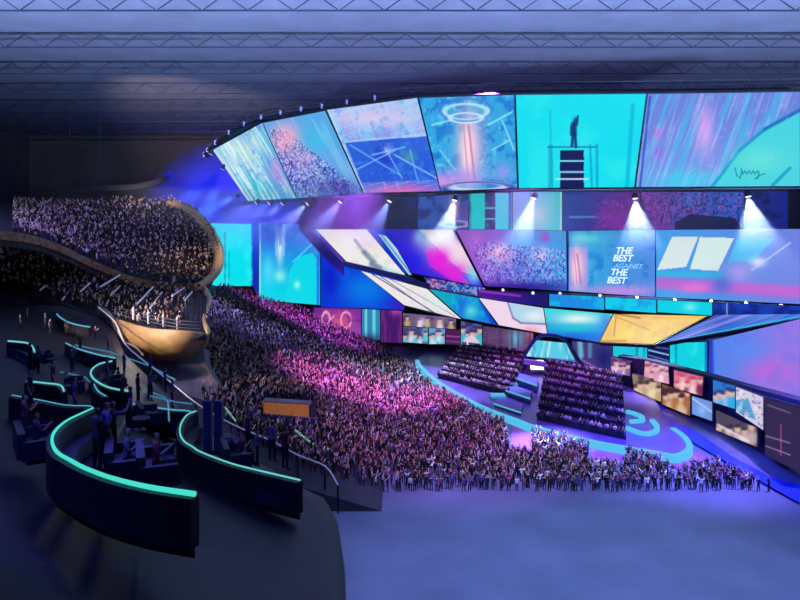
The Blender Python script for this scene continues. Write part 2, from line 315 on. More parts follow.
# lower truss of the ring, with the beam lamps
low = [(240, 205), (262, 203), (300, 201), (345, 199), (400, 197), (455, 194), (520, 191), (600, 190), (700, 189), (800, 188.5)]
lp = smooth_path([P(x, y, 8.6*F/(HY-y+3)) for x, y in low], 5)
root = thing('lighting_truss', 'dark lighting truss under the overhead screens carrying the beam lamps', 'truss', lp[0])
mb = MB()
for off in ((0, 0, 0), (0, -1, 0), (0, -.5, .8)): mb.tube([p+Vector(off) for p in lp], .14, 5)
mb.build('chord', M_STEEL, root, origin=root.location)
mb = MB()
for a, b in zip(lp[:-1], lp[1:]):
    mb.tube([a, b+Vector((0, -1, 0))], .06, 4); mb.tube([a, b+Vector((0, -.5, .8))], .06, 4); mb.tube([a+Vector((0, -1, 0)), b+Vector((0, -.5, .8))], .06, 4)
mb.build('bracing', M_STEEL, root, origin=root.location)
beams = [(257, 202, -.9, -.55, 'first'), (270, 202.5, -.8, -.6, 'second'), (283, 203, -.8, -.7, 'third'), (308, 203, -.75, -.7, 'fourth'), (341, 201, -.65, -.8, 'fifth'), (390, 200, -.5, -.9, 'sixth'), (455, 199, -.3, -1, 'seventh'), (534, 197, -.35, -1, 'eighth'), (635, 197, .05, -1, 'ninth'), (748, 195, .12, -1, 'tenth')]
for x, y, dx, dz, word in beams:
    D = 8.6*F/(HY-y+4); p = P(x, y, D-1.5); d = Vector((dx, -.15, dz)).normalized()
    big = 1.0 if x > 300 else .7
    root = thing('beam_lamp', f'white beam lamp under the lighting truss, {word} from the left', 'stage lamp', p, 'beam lamps under the overhead screens')
    rot = d.to_track_quat('Z', 'Y').to_matrix()
    mb = MB(); mb.tube([p-d*.9, p-d*.5, p+d*.3], [.35, .55, .62], 10); mb.build('lamp_body', M_CASE, root, origin=p)
    mb = MB(); mb.tube([p+d*.3, p+d*.36], [.55, .55], 12); mb.build('lens', M_WHITE, root, origin=p)
    mb = MB(); mb.tube([p+Vector((-.75, 0, 0)), p+Vector((-.75, 0, 1.1)), p+Vector((.75, 0, 1.1)), p+Vector((.75, 0, 0))], .08, 4); mb.tube([p+Vector((0, 0, 1.1)), p+Vector((0, 0, 2.3))], .09, 4); mb.build('yoke', M_STEEL, root, origin=p)
    s = spot(p+d*.5, p+d*10, (190, 215, 255) if x > 420 else (140, 150, 255), (210000 if x > 600 else 190000 if x > 420 else 90000 if x > 300 else 45000), 60 if x > 600 else 46, .6, .25); s.name = 'beam_spot'
    s.parent = root; s.location = d*.5
# deep blue beams fanning at the left end of the ring
for x, y, dx, dz, word in [(214, 153, -.45, -1, 'upper'), (226, 168, -.35, -1, 'middle'), (240, 196, -1, -.5, 'lower')]:
    p = P(x-3, y, 150); d = Vector((dx, -.1, dz)).normalized()
    root = thing('wash_lamp', f'blue wash lamp at the left end of the overhead screens, {word} one', 'stage lamp', p, 'blue wash lamps at the ring end')
    mb = MB(); mb.tube([p-d*.8, p+d*.3], [.3, .5], 8); mb.build('lamp_body', M_CASE, root, origin=p)
    mb = MB(); mb.tube([p+d*.3, p+d*.35], [.45, .45], 8); mb.build('lens', mat('lens_blue', (60, 90, 255), emit=(90, 140, 255), es=2), root, origin=p)
    s = spot(p+d*.5, p+d*10, (50, 100, 255), 260000, 24, .6, .25); s.parent = root; s.location = d*.5
# haze drifting below the ring
hm = bpy.data.materials.new('haze'); hm.use_nodes = True; nt = hm.node_tree; nt.nodes.clear()
vs = nt.nodes.new('ShaderNodeVolumeScatter'); vs.inputs['Color'].default_value = (.75, .85, 1, 1)
gm = nt.nodes.new('ShaderNodeNewGeometry'); sx = nt.nodes.new('ShaderNodeSeparateXYZ'); mr = nt.nodes.new('ShaderNodeMapRange')
mr.inputs['From Min'].default_value = 25; mr.inputs['From Max'].default_value = 35; mr.inputs['To Min'].default_value = 0; mr.inputs['To Max'].default_value = .0125; mr.interpolation_type = 'SMOOTHSTEP'
nt.links.new(gm.outputs['Position'], sx.inputs[0]); nt.links.new(sx.outputs['Z'], mr.inputs['Value']); mx_ = nt.nodes.new('ShaderNodeMapRange'); mx_.interpolation_type = 'SMOOTHSTEP'; mx_.inputs['From Min'].default_value = -60; mx_.inputs['From Max'].default_value = -36
ml = nt.nodes.new('ShaderNodeMath'); ml.operation = 'MULTIPLY'; nt.links.new(sx.outputs['X'], mx_.inputs['Value']); nt.links.new(mr.outputs['Result'], ml.inputs[0]); nt.links.new(mx_.outputs['Result'], ml.inputs[1]); nt.links.new(ml.outputs[0], vs.inputs['Density'])
om = nt.nodes.new('ShaderNodeOutputMaterial'); nt.links.new(vs.outputs[0], om.inputs['Volume'])
hz = MB().box((8, 153, 32), (134, 44, 15)).build('stage_haze', hm); tag(hz, 'thin stage haze hanging under the overhead screens where the beams show', 'haze', kind='stuff')

# ================================================================== SECOND RING (between the beams)
def mid(name, label, x0, x1, y0, y1, ops, D=172, **k):
    return screen(name, label, [(x0, y0, D), (x1, y0, D), (x1, y1, D), (x0, y1, D)], ops, group=k.pop('group', 'second ring screens'), **k)
mid('ring_screen', 'dark navy panel of the second ring left of the small trophy screen', 300, 417, 196, 229, [('fill', (14, 16, 66)), ('noise', 14, (30, 50, 170), .5, .5), ('noise', 8, (8, 8, 45), .8, .5)])
mid('ring_screen', 'small second ring screen with a pink trophy on dark blue', 418, 468, 194, 229, [('fill', (50, 90, 195)), ('noise', 5, (20, 30, 110), .8, .5), *trophy(454, 210, 5, 12), ('ring', 455, 224, 14, 3, .8, (210, 220, 255), .8), ('blob', 466, 215, 6, 12, (150, 60, 200), .6)])
mid('ring_screen', 'small cyan second ring screen split by a dark striped tower', 469, 512, 193, 230, [('fill', (20, 215, 230)), ('rect', 485, 193, 495, 230, (20, 30, 90), 1), ('line', 484, 208, 496, 208, .6, (130, 220, 250), 1), ('line', 484, 219, 496, 219, .6, (130, 220, 250), 1), ('line', 470, 193, 470, 230, 1, (20, 60, 160), .9), ('line', 510, 193, 510, 230, 1.3, (30, 70, 170), .9), ('noise', 9, (70, 235, 235), .4, .5)])
mid('ring_screen', 'pale cyan and white second ring screen behind the eighth beam lamp', 513, 562, 192, 231, [('h', 513, 562, (120, 170, 235), (60, 215, 225)), ('blob', 538, 215, 12, 14, (205, 235, 235), .8), ('line', 561, 193, 561, 230, 1, (190, 240, 250), .9)])
mid('ring_screen', 'dark blue to magenta second ring screen with faint writing strip', 563, 640, 192, 231, [('h', 563, 632, (30, 60, 165), (100, 20, 150)), ('line', 570, 217, 600, 217, 1, (110, 190, 240), .7), ('speck', [(595, 200), (640, 200), (640, 230), (595, 230)], [(190, 60, 210), (60, 20, 110)], .4, 1.5), ('blob', 612, 218, 14, 10, (160, 30, 190), .6)])
mid('ring_screen', 'second ring screen showing a red and blue lit crowd silhouette', 641, 745, 192, 232, [('h', 641, 740, (120, 50, 170), (40, 90, 210)), ('blob', 690, 200, 10, 8, (60, 110, 220), .8), ('speck', [(641, 192), (745, 192), (745, 224), (641, 224)], [(200, 70, 190), (30, 15, 80), (60, 120, 230), (25, 15, 80)], .6, 1.4), ('poly', [(675, 222), (690, 214), (735, 218), (745, 232), (675, 232)], (18, 10, 60), .9)])
mid('ring_screen', 'dark navy second ring screen at the right end behind the tenth beam lamp', 746, 788, 191, 232, [('fill', (25, 35, 130)), ('noise', 10, (12, 14, 60), .8, .5)], D=170)

# ================================================================== LEFT PORTAL SCREENS
screen('portal_screen', 'tall bright cyan screen next to the gold balcony rim', [(203, 223, 202), (253, 224, 202), (253, 286, 202), (203, 286, 202)],
       [('fill', (10, 225, 235)), ('rect', 203, 223, 225, 290, (60, 225, 235), .5), ('line', 225, 232, 225, 286, .9, (0, 110, 150), .9), ('line', 229, 250, 229, 286, .6, (0, 140, 170), .7), ('line', 253, 224, 253, 286, 1.6, (20, 80, 210), .9), ('noise', 12, (60, 245, 240), .5, .5)], group='portal screens')
screen('portal_screen', 'tall blue and cyan screen with a white tower of light', [(259, 223, 200), (320, 224, 200), (320, 305, 200), (259, 300, 200)],
       [('v', 225, 300, (40, 110, 225), (10, 215, 235)), ('blob', 268, 270, 6, 16, (90, 225, 250), .8), ('poly', [(290, 270), (298, 257), (312, 253), (316, 258), (316, 305), (285, 305)], (15, 220, 232), .9), ('blob', 280, 248, 3.5, 16, (235, 240, 255), .95), ('blob', 280, 276, 6, 6, (170, 250, 235), .8),
        ('line', 276, 224, 276, 255, .5, (170, 215, 255), .8), ('line', 284, 224, 284, 255, .5, (170, 215, 255), .8), ('line', 280, 224, 280, 245, .6, (15, 40, 130), .7), ('line', 293, 262, 312, 244, .8, (60, 220, 255), .9), ('line', 260, 223, 260, 300, 1, (140, 220, 255), .9), ('line', 318, 255, 318, 305, 1.4, (40, 110, 240), .9), ('blob', 297, 285, 3, 4, (180, 250, 250), .9), ('blob', 268, 232, 10, 10, (30, 60, 190), .7), ('noise', 5, (90, 190, 250), .3, .6)], group='portal screens')
screen('portal_screen', 'deep blue cloudy screen below the tilted white screens', [(321, 222, 198), (408, 228, 198), (404, 312, 198), (321, 308, 198)],
       [('fill', (15, 50, 215)), ('blob', 365, 290, 26, 20, (10, 130, 230), .9), ('blob', 340, 248, 8, 12, (170, 40, 190), .9), ('blob', 330, 280, 9, 16, (10, 30, 190), .8), ('noise', 14, (10, 100, 230), .5, .5), ('blob', 400, 305, 12, 8, (60, 30, 190), .8)], group='portal screens')
screen('portal_screen', 'narrow glowing royal blue strip added in the gap between the cyan and light tower screens', [(253.5, 223, 201.5), (258.5, 223, 201.5), (258.5, 298, 201.5), (253.5, 288, 201.5)],
       [('v', 223, 298, (30, 80, 215), (20, 40, 170))], group='portal screens', rim=.05)  # emissive strip added to fill the dark gap with blue
screen('ribbon_screen', 'thin ribbon screen of blue and pink figures below the swirl picture', [(424, 277, 171.5), (485, 288, 168), (485, 297, 166), (430, 288, 170)],
       [('h', 424, 485, (50, 60, 160), (40, 100, 190)), ('blob', 434, 284, 6, 5, (220, 110, 160), .8), ('speck', [(424, 276), (485, 287), (485, 298), (430, 289)], [(120, 200, 235), (230, 140, 190), (30, 30, 110)], .55, 1.8)], group='ribbon screens on the ledge', depth=.4, rim=.1)
# tilted white screens
streaky = [('streak', 5, -.9, (190, 200, 215), .45)]
screen('tilted_screen', 'large tilted white parallelogram screen with soft grey brush marks', [(309, 222, 182), (363, 225, 180), (405, 275, 176), (347, 262, 179)],
       [('fill', (238, 236, 232)), ('blob', 368, 245, 10, 8, (240, 215, 210), .7), ('blob', 345, 240, 14, 8, (250, 248, 240), .6), ('line', 355, 240, 364, 252, 1.5, (130, 140, 160), .7), ('line', 364, 252, 374, 262, 2.5, (90, 110, 140), .7), ('line', 372, 264, 384, 271, 3, (70, 100, 140), .7), ('line', 384, 268, 398, 273, 2, (190, 225, 250), .8), ('noise', 6, (205, 205, 210), .4, .6)], group='tilted white screens')
screen('tilted_screen', 'narrow tilted pale blue strip screen right of the large white one', [(378, 234, 178), (386, 236, 178), (418, 274, 174), (409, 275, 174)],
       [('fill', (170, 215, 245)), ('streak', 3, -.85, (240, 250, 255), .7), ('line', 382, 236, 412, 275, .7, (60, 120, 200), .8)], group='tilted white screens')
screen('tilted_screen', 'lower tilted white wedge screen with fine black diagonal lines', [(361, 271, 176), (427, 289, 171), (461, 319, 166), (404, 305, 171)],
       [('fill', (236, 232, 232)), ('line', 372, 274, 440, 316, .5, (70, 50, 110), .9), ('line', 380, 276, 432, 312, .5, (90, 70, 130), .8), ('line', 390, 279, 455, 316, .5, (140, 120, 160), .7), ('blob', 440, 305, 12, 8, (215, 235, 235), .6), ('noise', 6, (215, 205, 215), .4, .6)], group='tilted white screens')
mb = MB(); mb.wall([P(344, 261, 177), P(370, 267, 175), P(405, 276, 172), P(430, 284, 170)], 1.3, 1.0)
tag(mb.build('frame_beam', mat('beam_navy', (70, 84, 160), .5)), 'dark navy beam between the upper and lower tilted white screens', 'beam')
mb = MB(); mb.wall([P(300, 217, 183), P(320, 239, 181), P(343, 262, 178)], 3.4, 1.0)
tag(mb.build('frame_beam', mat('beam_blue', (90, 80, 200), .5)), 'sloping blue beam edging the left of the large white screen', 'beam')

# ================================================================== MAIN SCREENS OVER THE STAGE
screen('main_screen', 'tilted main screen with royal blue, white and hot magenta paint swirls', [(386, 229, 178), (453, 229, 174), (483, 287, 170), (412, 273, 172)],
       [('fill', (40, 25, 215)), ('blob', 450, 250, 26, 18, (245, 225, 240), .8), ('poly', [(418, 229), (452, 229), (478, 276), (462, 272), (440, 250)], (250, 240, 238), .75), ('poly', [(425, 250), (437, 247), (470, 285), (455, 283), (430, 266)], (230, 35, 215), .8), ('blob', 437, 238, 18, 9, (250, 245, 240), .9), ('blob', 420, 236, 6, 8, (130, 200, 240), .8), ('blob', 455, 252, 14, 10, (245, 225, 235), .9), ('blob', 470, 262, 12, 10, (245, 200, 225), .9), ('blob', 441, 258, 9, 10, (230, 30, 215), .95), ('blob', 455, 272, 12, 8, (225, 40, 220), .95), ('blob', 474, 275, 8, 10, (130, 215, 240), .9), ('blob', 462, 236, 6, 5, (140, 20, 190), .8), ('blob', 412, 262, 10, 8, (30, 30, 225), .8)], group='main screens')
screen('main_screen', 'main screen showing a cheering crowd in pink and blue light', [(456, 229, 174), (566, 231, 160), (567, 291, 159), (485, 286, 169)],
       [('h', 470, 566, (150, 90, 210), (60, 160, 230)), ('blob', 500, 252, 13, 9, (250, 190, 225), .95), ('blob', 541, 255, 9, 8, (200, 215, 250), .9), ('blob', 545, 237, 4, 5, (200, 60, 200), .8), ('blob', 520, 242, 12, 10, (70, 170, 230), .8), ('speck', [(470, 240), (565, 250), (566, 286), (485, 284)], [(60, 30, 160), (230, 160, 240), (90, 60, 200), (130, 200, 250)], .5, 1.3), ('blob', 520, 288, 60, 7, (45, 20, 140), .9), ('blob', 475, 240, 8, 12, (190, 120, 230), .6)], group='main screens')
screen('main_screen', 'main screen with pink trophy picture and slanted white slogan text', [(568, 231, 159), (655, 230, 147), (655, 297, 146), (568, 291, 158)],
       [('h', 568, 655, (50, 170, 225), (80, 140, 225)), ('noise', 9, (20, 110, 210), .5, .5), ('blob', 585, 238, 18, 5, (110, 235, 240), .7), ('rect', 569, 247, 588, 290, (210, 130, 225), .5), *trophy(578, 266, 8, 20), ('line', 568, 233, 568, 291, 1, (40, 40, 150), .8), ('blob', 620, 291, 40, 6, (215, 140, 230), .85), ('blob', 650, 232, 12, 8, (130, 160, 240), .6), ('noise', 3, (170, 230, 250), .25, .65)], group='main screens')
screen('main_screen', 'right hand main screen with two white slanted panels over a magenta band', [(656, 230, 147), (800, 229, 131), (800, 304, 127), (656, 297, 146)],
       [('h', 656, 800, (70, 160, 235), (110, 130, 225)), ('poly', [(672, 237), (698, 237), (686, 267), (657, 270)], (225, 235, 235), .95), ('poly', [(700, 237), (734, 238), (718, 271), (690, 269)], (220, 240, 235), .95), ('poly', [(738, 238), (775, 238), (752, 262), (728, 262)], (60, 200, 235), .7), ('blob', 758, 262, 8, 5, (225, 235, 250), .9), ('blob', 738, 273, 14, 10, (190, 150, 235), .7), ('line', 657, 274, 720, 275, 3, (50, 190, 225), .7), ('line', 660, 283, 800, 292, 6, (215, 90, 205), .75), ('blob', 695, 288, 16, 5, (230, 120, 215), .9), ('blob', 722, 285, 10, 9, (70, 110, 215), .8), ('line', 752, 270, 790, 243, 1, (190, 200, 250), .7)], group='main screens')
# slogan lettering on the third main screen
mtx = mat('letter_white', (230, 240, 255), emit=(225, 245, 255), es=1.0)
main3 = [o for o in bpy.data.objects if o.get('label', '').startswith('main screen with pink trophy')][0]
for txt, x, y, s, w in [('THE', 615, 253.5, 9, .9), ('BEST', 612.5, 261, 9, .9), ('AGAINST', 614, 268, 6.5, .4), ('THE', 610, 275, 9, .9), ('BEST', 606.5, 283, 9, .9)]:
    cu = bpy.data.curves.new('lettering', 'FONT'); cu.body = txt; cu.size = s*152/F*1.02; cu.shear = .3; cu.extrude = .05; cu.offset = .04*w
    cu.materials.append(mtx if w > .5 else mat('letter_dim', (160, 200, 240), emit=(130, 200, 240), es=.9))
    tmp = bpy.data.objects.new('tmp', cu); COL.objects.link(tmp); me = bpy.data.meshes.new_from_object(tmp); bpy.data.objects.remove(tmp)
    a_, b_ = P(568, 260, 158.5), P(655, 260, 146.5); nn = Vector((b_.y-a_.y, -(b_.x-a_.x), 0)); rd = P(x, y, 1)-Vector((0, 0, H)); D = nn.dot(a_)/nn.dot(rd)-.4; o = bpy.data.objects.new('lettering', me); COL.objects.link(o); o.parent = main3
    o.location = P(x, y, D)-main3.location; o.rotation_euler = (math.pi/2, 0, math.atan2(b_.y-a_.y, b_.x-a_.x))
# ledge under the main screens, z ~ 17
def ZB(x, y, z=17.0): return PZ(x, y, z)
lt = [ZB(478, 289), ZB(548, 293), ZB(600, 296), ZB(656, 299), ZB(720, 302), ZB(800, 306)]
mb = MB(); mb.prism(lt+[p+Vector((3, 6, 0)) for p in reversed(lt)], (0, 0, -.8))
tag(mb.build('stage_ledge', M_CASE), 'long dark ledge running beneath the main screens', 'ledge')
seg = [(478, 290, 548, 294, [('h', 480, 548, (70, 30, 150), (30, 25, 110)), ('line', 480, 291, 520, 296, 1, (170, 60, 190), .8)], 'dark purple left piece of the ribbon screen under the crowd picture'),
       (549, 294, 604, 297, [('fill', (30, 140, 225)), ('noise', 10, (15, 190, 235), .8, .45)], 'blue ribbon screen piece below the trophy picture'),
       (605, 297, 656, 300, [('fill', (15, 205, 235)), ('noise', 12, (40, 120, 225), .5, .5)], 'cyan ribbon screen piece below the slogan'),
       (657, 300, 712, 302.5, [('fill', (15, 210, 230)), ('blob', 690, 307, 7, 4, (120, 240, 245), .9)], 'bright cyan ribbon screen piece below the slanted white panels'),
       (713, 302.5, 800, 306, [('fill', (25, 60, 175)), ('blob', 728, 308, 6, 4, (60, 110, 215), .9), ('noise', 12, (15, 30, 120), .7, .5), ('line', 727, 303, 727, 315, .5, (150, 200, 250), .9)], 'navy ribbon screen piece at the right end')]
for x0, y0, x1, y1, ops, lab in seg:
    a, b = 13*F/(y0-HY)-.8, 13*F/(y1-HY)-.8
    screen('ribbon_screen', lab, [(x0, y0, a), (x1, y1, b), (x1, y1+13, b), (x0, y0+(8 if x0 < 500 else 12), a)], ops, group='ribbon screens on the ledge', depth=.5)
for k, (x, y) in enumerate([(503, 290), (533, 293), (560, 293.5), (600, 295.5), (637, 297.5), (675, 300), (711, 301), (746, 303), (781, 304)]):
    p = P(x, y, 13*F/(y-HY)-1.6)
    word = ['first', 'second', 'third', 'fourth', 'fifth', 'sixth', 'seventh', 'eighth', 'ninth'][k]
    r = thing('ledge_lamp', f'small round white lamp on the ledge below the main screens, {word} from the left', 'lamp', p, 'ledge lamps')
    b = bmesh.new(); bmesh.ops.create_icosphere(b, subdivisions=2, radius=.3); me = bpy.data.meshes.new('bulb'); b.to_mesh(me); b.free(); me.materials.append(M_WHITE)
    o = bpy.data.objects.new('bulb', me); COL.objects.link(o); o.parent = r
    mb = MB(); mb.tube([p+Vector((0, .1, .1)), p+Vector((0, 1.0, -.1))], [.3, .5], 8); mb.build('housing', M_CASE, r, origin=p)
# slanting banner screens below the ledge
screen('banner_screen', 'slanted banner screen in green, royal blue and teal under the crowd picture', [(429, 289, 170), (478, 298, 160), (497, 325, 157), (462, 318, 165)],
       [('h', 432, 495, (20, 170, 190), (20, 120, 225)), ('blob', 462, 308, 7, 8, (20, 90, 225), .9), ('blob', 471, 311, 7, 7, (90, 220, 220), .9), ('line', 482, 300, 494, 323, 3, (20, 60, 190), .8), ('noise', 5, (20, 215, 225), .4, .55)], group='banner screens')
screen('banner_screen', 'pinkish white banner screen with an upturned grey arc', [(479, 298, 159), (543, 308, 155), (547, 334, 152), (499, 325, 156)],
       [('fill', (240, 215, 235)), ('poly', [(508, 303), (542, 308), (545, 326), (518, 322), (511, 314)], (150, 215, 235), .7), ('line', 508, 303, 513, 318, .8, (120, 120, 170), .9), ('line', 513, 318, 521, 323, 1, (120, 120, 170), .9), ('line', 521, 323, 545, 324, 1, (120, 120, 170), .9), ('blob', 535, 316, 10, 5, (235, 240, 245), .9), ('blob', 531, 331, 8, 5, (240, 150, 180), .8)], group='banner screens')
screen('banner_screen', 'cyan banner screen with a white cloud streak left of the yellow panel', [(544, 308, 154), (612, 314, 146), (599, 342, 142), (548, 334, 151)],
       [('v', 308, 345, (60, 215, 225), (20, 110, 225)), ('blob', 578, 319, 22, 6, (235, 245, 245), .95), ('blob', 575, 328, 22, 4, (20, 205, 215), .8), ('blob', 570, 338, 22, 4, (20, 100, 225), .8), ('blob', 606, 322, 6, 8, (40, 110, 220), .6)], group='banner screens')
screen('banner_screen', 'golden yellow wedge banner screen with thin orange outlines', [(614, 314, 145), (707, 316, 135), (653, 344, 133), (600, 342, 139)],
       [('fill', (240, 200, 90)), ('blob', 640, 335, 25, 9, (250, 225, 110), .9), ('noise', 9, (235, 175, 110), .5, .5), ('line', 616, 316, 614, 336, .6, (190, 120, 60), .8), ('line', 614, 316, 650, 330, .6, (200, 130, 60), .8), ('line', 616, 314, 640, 318, .8, (160, 90, 40), .8), ('line', 600, 341, 625, 341, 1, (200, 130, 60), .7)], group='banner screens')
screen('banner_screen', 'long blue and violet striped wedge banner screen right of the yellow panel', [(716, 315, 132), (800, 314, 118), (800, 318, 117), (660, 343, 131)],
       [('fill', (50, 110, 210)), ('streak', 3, 2.8, (160, 130, 225), .8), ('streak', 5, 2.8, (20, 50, 150), .7), ('line', 655, 345, 800, 316, 1, (40, 200, 235), .7)], group='banner screens')

# ================================================================== BACK OF THE STAGE, LOWER LEVEL
def low_screen(lab, c, ops, name='back_panel', group='lit back panels', **k): return screen(name, lab, c, ops, group=group, cat='panel' if name == 'back_panel' else 'screen', **k)
low_screen('rose and violet lit back panel with glowing arches beyond the crowd', [(314, 308, 192), (361, 309, 192), (361, 346, 192), (314, 346, 192)],
           [('v', 308, 346, (130, 45, 150), (150, 80, 190)), ('blob', 340, 322, 12, 10, (225, 90, 130), .8), ('ring', 326, 320, 4, 8, .8, (255, 190, 200), .8), ('ring', 346, 320, 5, 8, .8, (250, 170, 200), .8), ('line', 321, 330, 334, 316, .6, (255, 200, 220), .7), ('noise', 5, (90, 30, 130), .5, .55)])
low_screen('teal lit back panel with vertical light columns', [(362, 309, 191), (380, 310, 191), (380, 340, 191), (362, 340, 191)],
           [('fill', (50, 130, 180)), ('line', 366, 309, 366, 340, 1.2, (120, 225, 225), .9), ('line', 374, 309, 374, 340, 1.6, (100, 225, 220), .9), ('blob', 370, 339, 12, 5, (40, 40, 110), .8)])
low_screen('dim maroon back panel between the teal columns and the picture booths', [(381, 310, 190), (402, 311, 190), (402, 343, 190), (381, 342, 190)],
           [('fill', (70, 25, 105)), ('streak', 2.5, 0, (140, 50, 130), .6), ('blob', 396, 310, 6, 5, (210, 80, 200), .8)])
faces = lambda a, b, d: [('crowdpic', a, b, d)]
low_screen('picture panel of pale faces in the upper row of the far booth', [(403, 313, 176), (456, 318, 172), (456, 329, 172), (403, 326, 176)], [('fill', (110, 90, 130)), *faces((235, 215, 225), (60, 40, 90), (190, 170, 110)), ('blob', 422, 322, 4, 4, (240, 240, 250), .7), ('blob', 440, 323, 4, 4, (225, 190, 170), .7)], 'picture_panel', 'picture panels of the far booth')
low_screen('teal picture panel with pale figures in the lower row of the far booth', [(403, 327, 176), (428, 328, 174), (428, 344, 174), (403, 342, 176)], [('fill', (90, 140, 180)), *faces((220, 215, 235), (60, 40, 100), (90, 200, 215))], 'picture_panel', 'picture panels of the far booth')
low_screen('blue picture panel with scribbled white figures, lower row of the far booth', [(429, 328, 174), (445, 329, 173), (445, 344, 173), (429, 344, 174)], [('fill', (90, 165, 200)), *faces((200, 230, 240), (50, 50, 120), (120, 200, 230))], 'picture_panel', 'picture panels of the far booth')
low_screen('dark plum picture panel closing the lower row of the far booth', [(446, 329, 173), (460, 330, 172), (460, 345, 172), (446, 344, 173)], [('fill', (75, 30, 85)), ('line', 446, 336, 460, 337, .7, (170, 80, 160), .8), ('line', 446, 341, 460, 342, .7, (140, 70, 160), .8)], 'picture_panel', 'picture panels of the far booth')
low_screen('teal and white picture panel under the green banner screen', [(461, 321, 168), (482, 325, 166), (482, 345, 166), (461, 345, 168)], [('fill', (80, 90, 150)), *faces((200, 225, 235), (50, 30, 90), (60, 190, 210)), ('poly', [(461, 343), (472, 334), (480, 343)], (240, 200, 230), .9)], 'picture_panel', 'picture panels of the far booth')
low_screen('brown and teal streaked back panel below the pink banner screen', [(483, 326, 165), (533, 333, 160), (533, 352, 160), (483, 347, 165)], [('fill', (90, 60, 105)), ('blob', 516, 338, 7, 10, (100, 190, 215), .9), ('blob', 532, 334, 6, 6, (220, 100, 130), .8), ('streak', 3, 0, (60, 40, 100), .6), ('streak', 1.5, 6, (150, 120, 160), .4)])
low_screen('grey teal back panel right of the arched portal', [(572, 341, 150), (612, 345, 146), (612, 372, 146), (572, 366, 150)], [('fill', (70, 60, 125)), ('line', 580, 343, 581, 356, 2.5, (110, 205, 225), .8), ('line', 590, 344, 590, 356, 2, (90, 150, 190), .8), ('blob', 604, 358, 9, 12, (25, 30, 110), .9), ('line', 575, 356, 600, 370, .8, (160, 110, 200), .7)])
low_screen('bright cyan panel just right of the yellow screen', [(613, 342, 144), (647, 344, 141), (647, 363, 141), (613, 356, 144)], [('fill', (25, 200, 220)), ('line', 637, 343, 637, 362, 1, (10, 120, 170), .8), ('line', 644, 343, 644, 362, 1.2, (10, 110, 170), .8), ('noise', 9, (50, 215, 225), .5, .5)])
low_screen('navy panel with two white slanting lines between the cyan panels', [(648, 344, 141), (669, 343, 139), (669, 370, 139), (648, 366, 141)], [('fill', (18, 22, 80)), ('line', 648, 350, 669, 355, .7, (160, 220, 250), .9), ('line', 648, 346, 669, 349, .7, (90, 110, 200), .8), ('line', 648, 355, 669, 361, .7, (110, 130, 220), .8)])
low_screen('tall bright cyan panel beside the large blue screen', [(670, 343, 138), (707, 342, 134), (707, 380, 134), (670, 371, 138)], [('fill', (20, 210, 225)), ('line', 676, 343, 676, 374, 1.2, (10, 140, 190), .8), ('noise', 12, (50, 235, 235), .6, .5), ('line', 706, 342, 706, 380, 1.2, (20, 90, 200), .8)])
screen('side_screen', 'large periwinkle blue screen with pink glow at the right edge of the stage', [(709, 341, 126), (800, 319, 112), (800, 416, 104), (709, 384, 122)],
       [('h', 709, 800, (80, 135, 235), (150, 120, 230)), ('blob', 770, 370, 26, 16, (205, 100, 215), .8), ('blob', 745, 350, 26, 14, (90, 140, 245), .7), ('noise', 18, (100, 120, 235), .4, .5), ('line', 710, 342, 711, 384, 3, (30, 50, 200), .9)], depth=1.2)
bw = [(296, 200), (361, 194), (402, 192), (460, 178), (483, 171), (533, 163), (576, 152), (612, 149), (669, 142), (708, 137), (800, 122)]
top = [P(x, 235, D) for x, D in bw]
mb = MB(); ht = [9.2, 9.2, 9.2, 9.0, 11.5, 12.5, 13, 12.5, 10.5, 11, 13]
for i in range(len(top)-1): a_, b_ = Vector((top[i].x, top[i].y, ht[i])), Vector((top[i+1].x, top[i+1].y, ht[i+1])); mb.prism([a_, b_, Vector((b_.x, b_.y, 0)), Vector((a_.x, a_.y, 0))], (.2, 1, 0)); tag(mb.build('stage_backdrop', mat('backdrop_plum', (48, 36, 84), .7, noise=.3, scale=.3)), 'dark plum wall behind the lit panels at the back of the stage', 'backdrop')
# arched portal
ap = [(522, 360), (529, 348), (536, 339), (545, 335), (560, 337), (568, 343), (574, 352), (580, 362), (590, 370), (602, 374)]
pa = smooth_path([P(x, y, 148) for x, y in ap], 4)
root = thing('arched_portal', 'dark blue arch framing a streaky cyan doorway at the back of the stage', 'portal', P(550, 360, 148))
mb = MB(); mb.tube(pa, .38, 6); mb.build('arch_frame', mat('arch_navy', (30, 40, 100), .4), root, origin=root.location)
screen('portal_door', 'streaky cyan and white lit doorway inside the dark blue arch', [(534, 340, 149.2), (566, 343, 149.2), (576, 362, 149.2), (524, 356, 149.2)], [('fill', (90, 205, 230)), ('streak', 3, .2, (225, 245, 250), .7), ('streak', 4, -.3, (40, 130, 200), .6), ('line', 524, 357, 576, 361, 1, (60, 90, 190), .8)], cat='doorway', depth=.5)
p = P(537, 365, 146)
r = thing('stage_light_box', 'glowing white box light on the floor before the arch', 'light box', p-Vector((0, 0, 1)))
MB().box(p, (2.6, 1, 1.9)).build('diffuser', M_WHITE, r, origin=r.location); MB().box(p+Vector((0, .3, -1)), (2.9, 1.6, .25)).build('base', M_CASE, r, origin=r.location)
mb = MB(); mb.wall([P(524, 359, 146), P(560, 364, 144), P(600, 372, 141)], 1.0, 1.2)
tag(mb.build('portal_step', mat('pale_step', (150, 150, 200), .5)), 'pale lavender step in front of the arched portal', 'step')

